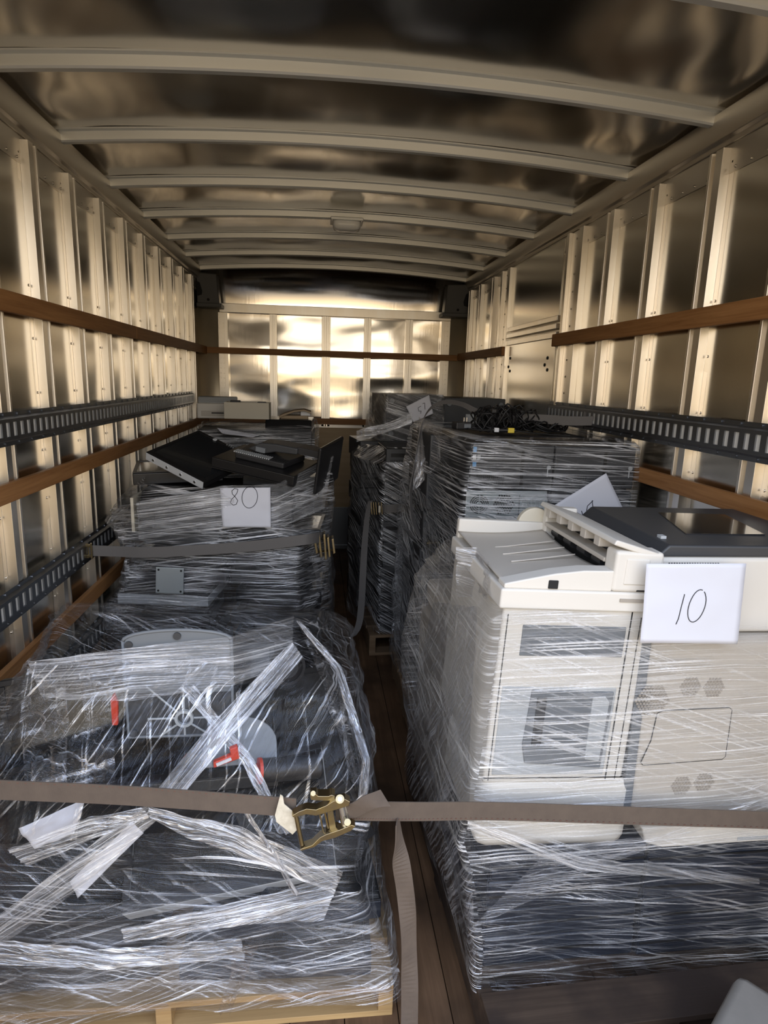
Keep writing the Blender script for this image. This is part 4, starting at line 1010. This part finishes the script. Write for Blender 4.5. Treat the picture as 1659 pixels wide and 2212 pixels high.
# beige printer standing on its side with vents
t = thing('printer', 'beige printer on its side with honeycomb vents and an outlined hatch', 'printer', (1.062, 1.62, Z1+.07), (0, 0, .0))
w2, hh = .262, .515
MB().box(-w2+.01, w2, -.265, .25, 0, hh).build('body', M['putty'], t, bevel=.03)
y = -.265
hexes(MB(), -.222, .350, .044, y-.0008, .0085).build('vent', M['tan'], t)
for x_, z_ in ((-.125, .385), (-.062, .382), (-.112, .105), (-.050, .112)):
    hexes(MB(), x_, z_, .026, y-.0008, .0085).build('vent', M['tan'], t)
q = [(-.225, .170), (-.010, .178), (-.002, .186), (-.004, .318), (-.012, .325), (-.19, .322), (-.205, .315), (-.212, .24), (-.232, .178)]
h_ = MB().prism(q, y-.0015, y+.002, 'y').build('hatch', M['putty'], t)
MB().tube([(a_, y-.001, b_) for a_, b_ in q+[q[0]]], .0012, 6).build('outline', M['gap'], h_)
MB().box(-w2-.004, -w2+.022, -.262, .2, .0, hh-.01).build('side_strip', M['mgrey'], t, bevel=.003)
# thin white panel and grey foot below it
t = thing('flat_panel', 'flat white plastic cover lying beneath the beige printer', 'cover', (1.06, 1.60, Z1), (0, 0, .01))
MB().prism([(-.20, .018), (-.15, .002), (.23, .002), (.23, .066), (-.215, .066)], -.258, .22, 'y').build('panel', M['white'], t, bevel=.006)
MB().box(.06, .17, -.260, -.255, .012, .020).build('nameplate', M['lgrey'], t)
# dark-topped printer
t = thing('printer', 'grey printer with a dark flat top and slotted white front, beside the wall', 'printer', (1.082, 1.64, Z1+.60), (0, 0, -.02))
MB().box(-.262, .262, -.265, .22, -.012, .185).build('body', M['white'], t, bevel=.012)
MB().prism([(-.255, .185), (-.225, .215), (.25, .212), (.262, .185)], -.262, .21, 'y').build('top_cover', M['dgrey'], t, bevel=.006)
MB().prism([(-.12, -.15), (.10, -.15), (.15, .10), (-.05, .12)], .2135, .2165, 'z').build('glass', M['screen'], t, bevel=.001)
mb = MB()
for k in range(20): mb.box(-.225+k*.0066, -.225+k*.0066+.0034, -.2665, -.26, .155, .172)
mb.build('vent', M['gap'], t)
for k in range(11): MB().box(-.285, -.258, -.22+k*.036, -.22+k*.036+.022, .12, .19).build('side_fin', M['blk2'], t, bevel=.003)
MB().box(-.30, -.284, -.23, .20, .10, .205).build('side_frame', M['mgrey'], t, bevel=.004)
MB().box(-.215, -.20, -.20, -.18, .213, .222).build('latch', M['lgrey'], t, bevel=.001)
# printers behind
t = thing('printer', 'tan printer behind the tall white one, wrapped beside the aisle', 'printer', (.63, 2.10, .138), (0, 0, .05))
MB().box(-.21, .22, -.22, .22, 0, .70).build('body', M['tan'], t, bevel=.02)
MB().box(-.19, .20, -.21, .21, .70, .80).build('lid', M['putty'], t, bevel=.02)
for k in range(3): MB().box(-.214, -.20, -.16, .16, .10+k*.17, .23+k*.17).build('paper_tray', M['tan'], t, bevel=.004)
t = thing('printer', 'putty printer behind the dark-topped one beside the wall', 'printer', (1.10, 2.12, .138), (0, 0, 0))
MB().box(-.22, .22, -.2, .2, 0, .74).build('body', M['putty'], t, bevel=.02)
MB().box(-.20, .20, -.19, .19, .74, .80).build('lid', M['tan'], t, bevel=.015)
t = thing('stretch_wrap', 'clear stretch wrap around the white printers', 'plastic wrap', (.85, 1.8, .1))
Lg = [(.10, [(.425, 1.32), (1.33, 1.345), (1.35, 2.36), (.405, 2.36)]), (.28, [(.415, 1.315), (1.33, 1.34), (1.35, 2.36), (.385, 2.36)]), (.48, [(.375, 1.318), (1.33, 1.335), (1.35, 2.36), (.36, 2.36)]),
      (.56, [(.352, 1.325), (1.33, 1.335), (1.35, 2.33), (.345, 2.33)]), (.72, [(.375, 1.33), (1.33, 1.338), (1.35, 2.30), (.34, 2.30)]), (.98, [(.395, 1.325), (1.33, 1.338), (1.35, 2.25), (.365, 2.22)]), (1.12, [(.405, 1.325), (1.33, 1.34), (1.35, 2.1), (.385, 2.0)]),
      ([1.185, 1.10, 1.10, 1.20], [(.41, 1.325), (1.33, 1.345), (1.34, 2.0), (.40, 1.88)])]
at_origin(film_wrap(Lg[:3], 'film_navy', t, 'film', nu=160, seed=31.0, amp=.008, slope=.05), t)
at_origin(film_wrap(Lg[2:], 'film_white', t, 'film_upper', nu=160, seed=32.0, amp=.008, slope=.05), t)
at_origin(film_wrap([(z_, [(p[0]-.004, p[1]-.006) for p in P]) for z_, P in Lg[:3]], 'film_navy', t, 'film_layer', nu=160, seed=35.0, amp=.012, slope=.16), t)
def strand(A, B, m_, nm='film_strand', amp=.010, nu=50, nv=14, seed=1.0):
    at_origin(film_sheet([at(*p) for p in A], [at(*p) for p in B], m_, t, nm, nu, nv, amp, seed), t)
strand([(985, 1178, 1.62), (1030, 1182, 1.60), (1055, 1215, 1.45)], [(985, 1290, 1.66), (1030, 1290, 1.6), (1052, 1290, 1.40)], 'film_band', seed=31, amp=.02)
strand([(1190, 1830, 1.305), (1440, 1800, 1.305), (1659, 1680, 1.305)], [(1010, 2010, 1.30), (1300, 1870, 1.305), (1659, 1740, 1.305)], 'film_front', seed=32, amp=.006)
strand([(1010, 1770, 1.308), (1250, 1850, 1.308), (1640, 1895, 1.308)], [(1010, 1790, 1.308), (1250, 1880, 1.308), (1640, 1910, 1.308)], 'film_band', seed=33, amp=.005)
strand([(935, 1300, 1.95), (890, 1500, 2.15), (872, 1660, 2.25)], [(1030, 1310, 1.45), (1010, 1700, 1.42), (1030, 2120, 1.33)], 'film_diag', seed=34, amp=.02, nv=30)

# ================================================================ number sheets
def pxuv(q, pts):
    (x0, y0), (x1, y1), (x3, y3) = q[0], q[1], q[3]
    a, b, c, d = x1-x0, x3-x0, y1-y0, y3-y0; det = a*d-b*c
    return [(((x-x0)*d-(y-y0)*b)/det, ((y-y0)*a-(x-x0)*c)/det) for x, y in pts]
def ovalpx(cx, cyy, rx, ry, a0, a1, tilt=0): return oval(cx, cyy, rx, ry, a0, a1, tilt, 26)
def sheet_px(label, q, Y, strokes, curl=.005, r=.0010):
    Ys = Y if isinstance(Y, (list, tuple)) else [Y]*4
    return paper('number_sheet', label, [at(x, y, yy) for (x, y), yy in zip(q, Ys)], [pxuv(q, s) for s in strokes], curl, r)
sheet_px('white sheet with the number 10 on the front printers', [(1397, 1218), (1612, 1217), (1592, 1391), (1383, 1389)], 1.318,
         [[(1479, 1282), (1472, 1310), (1466, 1335), (1461, 1347)], ovalpx(1506, 1307, 17, 36, -70, 275, 18)], .003, .0011)
sheet_px('white sheet with the number 80 on the stack of screens', [(475, 1054), (584, 1053), (585, 1139), (481, 1139)], [2.85, 2.85, 2.835, 2.835],
         [[(514, 1057), (507, 1055), (501, 1060), (502, 1067), (509, 1074), (514, 1081), (511, 1089), (504, 1091), (498, 1086), (500, 1079), (507, 1072), (512, 1065), (514, 1057)], ovalpx(540, 1074, 17, 23, -80, 275, 4)], .006, .0015)
sheet_px('white sheet turned on its corner with a rotated number, on the tall stack', [(1197, 1092), (1309, 1022), (1376, 1160), (1246, 1212)], [2.44, 2.44, 2.43, 2.43],
         [[(1238, 1110), (1246, 1124), (1258, 1114)], [(1254, 1101), (1257, 1114), (1260, 1127)], [(1278, 1078), (1266, 1090), (1264, 1100), (1270, 1107), (1277, 1104)], [(1276, 1078), (1277, 1092), (1279, 1105)]], .004, .0016)
sheet_px('small tilted white sheet with two digits on the silvery far case', [(877, 878), (927, 853), (936, 893), (893, 912)], [4.17, 4.17, 4.14, 4.14],
         [[(911, 876), (904, 880), (906, 887), (912, 886), (911, 892)], [(914, 871), (919, 869), (921, 882)]], .006, .0017)

# ================================================================ ratchet straps
# main strap across the front
t = thing('ratchet_strap', 'taupe ratchet strap stretched across the front of both near pallets', 'strap', (.06, 1.235, .78))
T0 = Vector(t.location)
def seg(pts, wpx, nm, mt='strap', tilt=(0, -.05, 1)):
    P = smooth_path(pts, 10); mb = ribbon([p-T0 for p in P], wpx, tilt); return mb.build(nm, M[mt], t)
lft = [Vector((WLX+.018, 1.262, at(0, 1705, 1.262).z+.035)), at(0, 1706, 1.262), at(230, 1716, 1.250), at(430, 1729, 1.238), at(640, 1745, 1.236)]
seg(lft, .049, 'webbing')
rgt = [at(725, 1750, 1.236), at(800, 1752, 1.245), at(900, 1753, 1.268), at(1050, 1752, 1.300), at(1250, 1758, 1.300), at(1450, 1765, 1.300), at(1659, 1772, 1.300), Vector((WRX-.018, 1.30, at(1659, 1772, 1.30).z-.02))]
seg(rgt, .052, 'webbing')
for nm, pts, dz, dy_ in (('stitch_line', rgt, -.019, -.0022), ('stitch_line', lft, .020, -.0022)):
    P = smooth_path(pts, 30); mb = MB()
    for i in range(2, len(P)-2, 2 if nm else 1):
        a_, b_ = P[i]-T0+Vector((0, dy_, dz)), P[i+1]-T0+Vector((0, dy_, dz))
        mb.tube([a_, a_.lerp(b_, .6)], .0007, 4)
    mb.build(nm, M['stitch'], t)
# wall hooks
for X_, yy, zz_ in ((WLX+.012, 1.262, lft[0].z), (WRX-.012, 1.30, rgt[-1].z)):
    MB().box(X_-.008-T0.x, X_+.008-T0.x, yy-.02-T0.y, yy+.02-T0.y, zz_-.03-T0.z, zz_+.03-T0.z).build('end_hook', M['gold'], t, bevel=.003)
YB = 1.222
def pz(x, y, Y=YB): p = at(x/4.88+560, y/4.88+1680, Y)-T0; return p
def plate(poly, y0, y1, nm, m_='gold', bev=.0012):
    P = [pz(*q) for q in poly]; mb = MB().prism([(p.x, p.z) for p in P], y0-T0.y, y1-T0.y, 'y'); return mb.build(nm, M[m_], rt, bevel=bev)
rt = thing('ratchet', None, None); rt.parent = t; rt.name = 'ratchet_buckle'
# two handle arms with a grip bar
plate([(345, 345), (420, 300), (500, 270), (600, 280), (700, 240), (780, 190), (900, 170), (955, 200), (940, 240), (850, 270), (600, 345), (500, 330), (370, 365)], YB-.018, YB+.004, 'handle_arm')
plate([(430, 695), (560, 650), (640, 570), (700, 540), (850, 490), (970, 440), (1010, 455), (960, 505), (800, 575), (660, 612), (580, 672), (440, 712)], YB-.018, YB+.004, 'handle_arm')
MB().cyl(pz(378, 352, YB-.008), pz(450, 705, YB-.008), .0050, 18).build('grip_bar', M['gold'], rt, smooth=False)
plate([(710, 312), (772, 302), (812, 520), (742, 545)], YB-.006, YB+.002, 'centre_plate')
MB().cyl(pz(855, 275, YB-.004), pz(905, 490, YB-.004), .0088, 20).build('spindle', M['chrome'], rt)
MB().cyl(pz(905, 280, YB-.006), pz(950, 470, YB-.006), .0022, 10).build('cross_rod', M['chrome'], rt)
MB().cyl(pz(630, 350, YB-.006), pz(682, 600, YB-.006), .0018, 10).build('cross_rod', M['gold'], rt)
MB().cyl(pz(686, 340, YB-.002), pz(728, 530, YB-.002), .0026, 10).build('cross_rod', M['gold'], rt)
plate([(535, 150), (600, 145), (620, 165), (730, 165), (760, 150), (800, 165), (790, 215), (600, 210), (545, 205)], YB-.010, YB+.016, 'release_bar')
plate([(700, 540), (820, 500), (900, 530), (800, 570), (690, 600)], YB-.012, YB+.012, 'pawl')
MB().cyl(pz(850, 225, YB-.024), pz(850, 225, YB+.004), .0100, 18).build('hub', M['gold'], rt, bevel=.001)
MB().cyl(pz(850, 225, YB-.027), pz(850, 225, YB-.02), .0050, 12).build('axle_bolt', M['chrome'], rt)
MB().cyl(pz(568, 165, YB-.016), pz(568, 165, YB+.01), .0055, 12).build('bolt', M['gold'], rt)
MB().cyl(pz(930, 470, YB-.022), pz(930, 470, YB+.004), .0080, 18).build('hub', M['gold'], rt, bevel=.001)
# twisted tail wound out of the spindle
P = [pz(905, 330, YB-.004), pz(985, 345, YB-.012), pz(1080, 300, YB-.018), pz(1180, 250, YB-.016), pz(1330, 215, YB+.002)]
mb = ribbon(smooth_path(P, 8), .046, [Vector((.3, -.2, 1)).lerp(Vector((-.75, -.25, .75)), min(1, i/14)) if i < 15 else Vector((-.75, -.25, .75)).lerp(Vector((-.2, .1, .35)), (i-14)/19) for i in range(33)])
mb.build('twisted_tail', M['strap'], t)
# cloth tag
P = [pz(*q) for q in ((222, 182), (165, 400), (180, 470), (258, 530), (350, 602), (392, 560), (400, 480), (345, 352), (262, 280), (250, 200))]
MB().prism([(p.x, p.z) for p in P], YB+.001-T0.y, YB+.0025-T0.y, 'y').build('cloth_tag', M['tag'], t)
# free end hanging to the floor
pth = [at(858, 1770, 1.252), at(861, 1810, 1.25), at(866, 1860, 1.25), at(876, 1930, 1.256), at(882, 2000, 1.262), at(884, 2080, 1.268), at(885, 2150, 1.272), at(884, 2230, 1.275), at(880, 2300, 1.27)]
pth[-1].z = max(pth[-1].z, .004)
pp = smooth_path(pth, 8); nn_ = len(pp)
wd = [Vector((lerp(.25, 1, min(1, i/(nn_*.35))), lerp(1, .10, min(1, i/(nn_*.35)))+.35*math.sin(i*.22), .06*math.sin(i*.4))) for i in range(nn_)]
ribbon([p-T0 for p in pp], .043, wd).build('hanging_end', M['strap'], t)

# strap round the sheet-80 stack
t = thing('ratchet_strap', 'grey-brown strap around the screens below the sheet marked 80', 'strap', (-.4, 2.82, .88)); T0 = Vector(t.location)
hk = atx(190, 1189, WLX+.02)
P = [hk, at(250, 1191, 2.83), at(320, 1193, 2.805), at(430, 1188, 2.80), at(540, 1180, 2.795), at(640, 1168, 2.80), at(672, 1164, 2.83), at(695, 1160, 2.95), at(706, 1158, 3.10)]
ribbon([p-T0 for p in smooth_path(P, 8)], .050, (0, -.06, 1)).build('webbing', M['strapgrey'], t)
mb = MB(); h0 = hk-T0
mb.box(h0.x-.016, h0.x-.008, h0.y-.006, h0.y+.014, h0.z-.032, h0.z+.032).box(h0.x-.016, h0.x+.006, h0.y-.010, h0.y-.004, h0.z-.034, h0.z-.026).box(h0.x-.016, h0.x+.006, h0.y-.010, h0.y-.004, h0.z+.026, h0.z+.034).box(h0.x+.0, h0.x+.006, h0.y-.006, h0.y, h0.z-.03, h0.z+.03)
mb.box(h0.x-.012, h0.x+.020, h0.y-.012, h0.y-.004, h0.z-.03, h0.z-.018).box(h0.x-.012, h0.x+.020, h0.y-.012, h0.y-.004, h0.z+.018, h0.z+.03).box(h0.x+.014, h0.x+.022, h0.y-.014, h0.y-.002, h0.z-.036, h0.z+.036)
mb.build('end_hook', M['gold'], t, bevel=.002)
rt = thing('ratchet_buckle', None, None); rt.parent = t
for i, (x0, y0, x1, y1) in enumerate(((676, 1157, 690, 1192), (686, 1153, 698, 1200), (698, 1153, 704, 1205), (706, 1160, 712, 1200), (716, 1163, 722, 1192))):
    a_, b_ = at(x0, y0, 2.93)-T0, at(x0+(x1-x0)*.35, y1, 2.93)-T0
    mb = MB(); d_ = (b_-a_)
    mb.prism([(a_.x, a_.z), (a_.x+.010, a_.z+.004), (b_.x+.014, b_.z), (b_.x+.004, b_.z-.006)], a_.y-.02, a_.y+.05, 'y')
    mb.build('side_plate', M['gold'], rt, bevel=.0015)
MB().cyl(at(680, 1165, 2.92)-T0, at(716, 1160, 2.98)-T0, .007, 14).build('spindle', M['chrome'], rt)
MB().cyl(at(686, 1192, 2.92)-T0, at(720, 1188, 2.98)-T0, .005, 14).build('grip_bar', M['gold'], rt)
ribbon([p-T0 for p in smooth_path([at(690, 1190, 2.95), at(680, 1215, 2.99), at(688, 1250, 3.0), at(690, 1300, 3.02)], 6)], .03, (.6, -.5, .1)).build('hanging_end', M['strapgrey'], t)

# strap round the far stack
t = thing('ratchet_strap', 'grey strap around the far stack, its loose end hanging by the aisle', 'strap', (.42, 3.62, .95)); T0 = Vector(t.location)
P = [at(905, 1096, 3.615), at(868, 1097, 3.615), at(836, 1099, 3.615), at(815, 1096, 3.72), at(795, 1085, 3.9)]
ribbon([p-T0 for p in smooth_path(P, 6)], .05, (0, -.05, 1)).build('webbing', M['strapgrey'], t)
rt = thing('ratchet_buckle', None, None); rt.parent = t
for x0 in (800, 805, 810, 816, 822):
    a_, b_ = at(x0, 1084, 3.64)-T0, at(x0+2, 1110, 3.64)-T0
    MB().prism([(a_.x, a_.z), (a_.x+.006, a_.z), (b_.x+.006, b_.z), (b_.x, b_.z)], a_.y-.02, a_.y+.03, 'y').build('side_plate', M['gold'], rt, bevel=.001)
MB().box(*(lambda q: (q.x-.006, q.x+.006, q.y-.024, q.y-.016, q.z-.02, q.z+.02))(at(819, 1098, 3.63)-T0)).build('white_tab', M['tag'], rt)
P = [at(800, 1082, 3.62), at(794, 1110, 3.6), at(788, 1170, 3.58), at(784, 1240, 3.57), at(781, 1300, 3.56), at(776, 1345, 3.54), at(764, 1372, 3.5), at(748, 1378, 3.45)]
pp = smooth_path(P, 7)
pp = [Vector((p.x, p.y, max(p.z, .012))) for p in pp]
ribbon([p-T0 for p in pp], .040, [Vector((1, lerp(1.2, .1, min(1, i/20)), 0)) if i < len(pp)-10 else Vector((1, .3, .1)) for i in range(len(pp))]).build('hanging_end', M['strapgrey'], t)

# strap over the tall stack
t = thing('ratchet_strap', 'grey strap over the tall stack, curling down its aisle side', 'strap', (.8, 3.1, 1.4)); T0 = Vector(t.location)
P = [Vector((WRX-.02, 3.08, 1.535)), at(1290, 908, 2.98), at(1230, 909, 3.0), at(1185, 906, 3.05), at(1120, 903, 3.1), at(1060, 900, 3.15), at(1030, 890, 3.2), at(1000, 874, 3.25), at(965, 868, 3.25), at(935, 878, 3.2), at(915, 905, 3.15), at(905, 950, 3.12), at(895, 1010, 3.08), at(887, 1060, 3.05), at(890, 1110, 3.0), at(900, 1145, 2.98), at(922, 1172, 2.95), at(935, 1185, 2.93)]
pp = smooth_path(P, 7); n_ = len(pp)
wd = [Vector((.15, -.15, 1)).lerp(Vector((.35, 1, .5)), max(0, min(1, (i-24)/26))) if i < 70 else Vector((.35, 1, .5)).lerp(Vector((.4, .9, .2)), min(1, (i-70)/20)) for i in range(n_)]
ribbon([p-T0 for p in pp], .046, wd).build('webbing', M['strapgrey'], t)
rt = thing('ratchet_buckle', None, None); rt.parent = t
for x0 in (924, 930, 936, 942):
    a_, b_ = at(x0, 1166, 2.86)-T0, at(x0+3, 1206, 2.86)-T0
    MB().prism([(a_.x, a_.z), (a_.x+.005, a_.z), (b_.x+.005, b_.z), (b_.x, b_.z)], a_.y-.02, a_.y+.03, 'y').build('side_plate', M['gold'], rt, bevel=.001)
MB().cyl(at(922, 1174, 2.85)-T0, at(950, 1172, 2.85)-T0, .006, 12).build('spindle', M['gold'], rt)
a_ = [at(x, y, 2.83)-T0 for x, y in ((918, 1208), (948, 1194), (950, 1213), (928, 1226))]
MB().prism([(p.x, p.z) for p in a_], a_[0].y-.001, a_[0].y+.001, 'y').build('cloth_tag', M['tag'], t)

# ================================================================ cables on top of the tall stack
ZF = Z0+7*LH
def cord(i, label, cx, cyy, n, R, flat, r=.0036):
    ph = rnd.uniform(0, 6); P = []
    for k in range(n*10):
        a_ = k/10*2*PI+ph
        rr = R*(1+.35*math.sin(k*.37+ph)+.2*math.sin(k*.83))
        lift = .006+.003*i+flat*(.5+.5*math.sin(a_*1.0+k*.21+ph))
        P.append((rr*math.cos(a_)*1.0+.03*math.sin(k*.11+ph), rr*math.sin(a_)*.8+.03*math.cos(k*.17), max(.005, lift)))
    o = MB().tube(P, r, 6).build('tangled_cable', M['rubber'], smooth=True); o.location = (cx, cyy, ZF); tag(o, label, 'cable', 'black cords heaped on the tall stack')
    MB().box(P[0][0]-.012, P[0][0]+.012, P[0][1]-.014, P[0][1]+.014, max(.002, P[0][2]-.008), P[0][2]+.012).build('plug', M['rubber'], o, bevel=.003)
spots = [(.83, 3.00), (.86, 3.10), (.90, 3.02), (.94, 3.14), (.98, 3.05), (1.03, 3.12), (1.08, 3.04), (1.13, 3.12), (1.18, 3.08), (1.22, 3.16), (.88, 3.18), (1.0, 3.2)]
for i, (cx, cyy) in enumerate(spots):
    cord(i % 4, 'black cord coiled in the cable heap on the tall stack', cx, cyy, rnd.choice((4, 5, 6)), rnd.uniform(.035, .06), (.115 if i < 6 or i > 9 else .055)*rnd.uniform(.7, 1.1))
a = at(1000, 905, 2.98)
t = thing('power_adapter', 'black power adapter with two metal prongs on the tall stack', 'adapter', (a.x, 2.98, ZF+.016), (0, 0, .2))
MB().box(-.045, .035, -.03, .03, 0, .035).build('housing', M['blk2'], t, bevel=.006)
MB().box(-.005, .03, -.031, -.028, .008, .026).build('label_plate', M['mgrey'], t)
for x_ in (.004, .018): MB().box(x_, x_+.005, .0, .002, .034, .055).build('prong', M['chrome'], t)
mb = MB().tube(smooth_path([(.03, 0, .012), (.07, -.02, .006), (.12, .01, .010), (.16, .0, .006)], 8), .0035, 8); mb.build('cord', M['rubber'], t, smooth=True)
a = at(1085, 908, 2.90)
t = thing('cable_connector', 'black cable connector with white and yellow labels on the tall stack', 'cable', (a.x, 2.88, ZF+.012), (0, 0, -.1))
MB().cyl((-.05, 0, .01), (.06, 0, .01), .010, 14).build('sleeve', M['rubber'], t, bevel=.002)
MB().box(.022, .052, -.013, .011, -.001, .022).build('yellow_label', M['yellow'], t, bevel=.002)
MB().box(-.042, -.020, -.0125, .011, .001, .021).build('white_label', M['stkw'], t, bevel=.002)
MB().tube(smooth_path([(.06, 0, .010), (.12, -.03, .004), (.20, -.08, .003), (.28, -.13, .003)], 8), .003, 8).build('cord', M['rubber'], t, smooth=True)
MB().tube(smooth_path([(-.05, 0, .010), (-.10, .02, .006), (-.16, .05, .010)], 8), .004, 8).build('cord', M['rubber'], t, smooth=True)

# ================================================================ grey case in the corner by the opening
M['case'] = mat('case_plastic', (.22, .20, .172), .6, bump=((120, 120, 120), .1, .002), var=((9, 9, 9), (.17, .157, .135), .3))
t = thing('storage_case', 'pale grey plastic case by the opening in front of the dark pallet', 'case', (.985, .915, 0), (0, 0, .66))
mb = MB()
mb.prism([(-.20, -.16), (.20, -.16), (.20, .16), (-.20, .16)], 0, .24, 'z').build('body', M['case'], t, bevel=.03)
MB().prism([(-.212, -.172), (.212, -.172), (.212, .172), (-.212, .172)], .225, .283, 'z').build('lid', M['case'], t, bevel=.025)
MB().box(-.19, -.165, -.165, .165, .278, .291).build('lid_rib', M['case'], t, bevel=.005)
MB().box(-.04, .04, -.18, -.165, .18, .27).build('latch', M['mgrey'], t, bevel=.004)
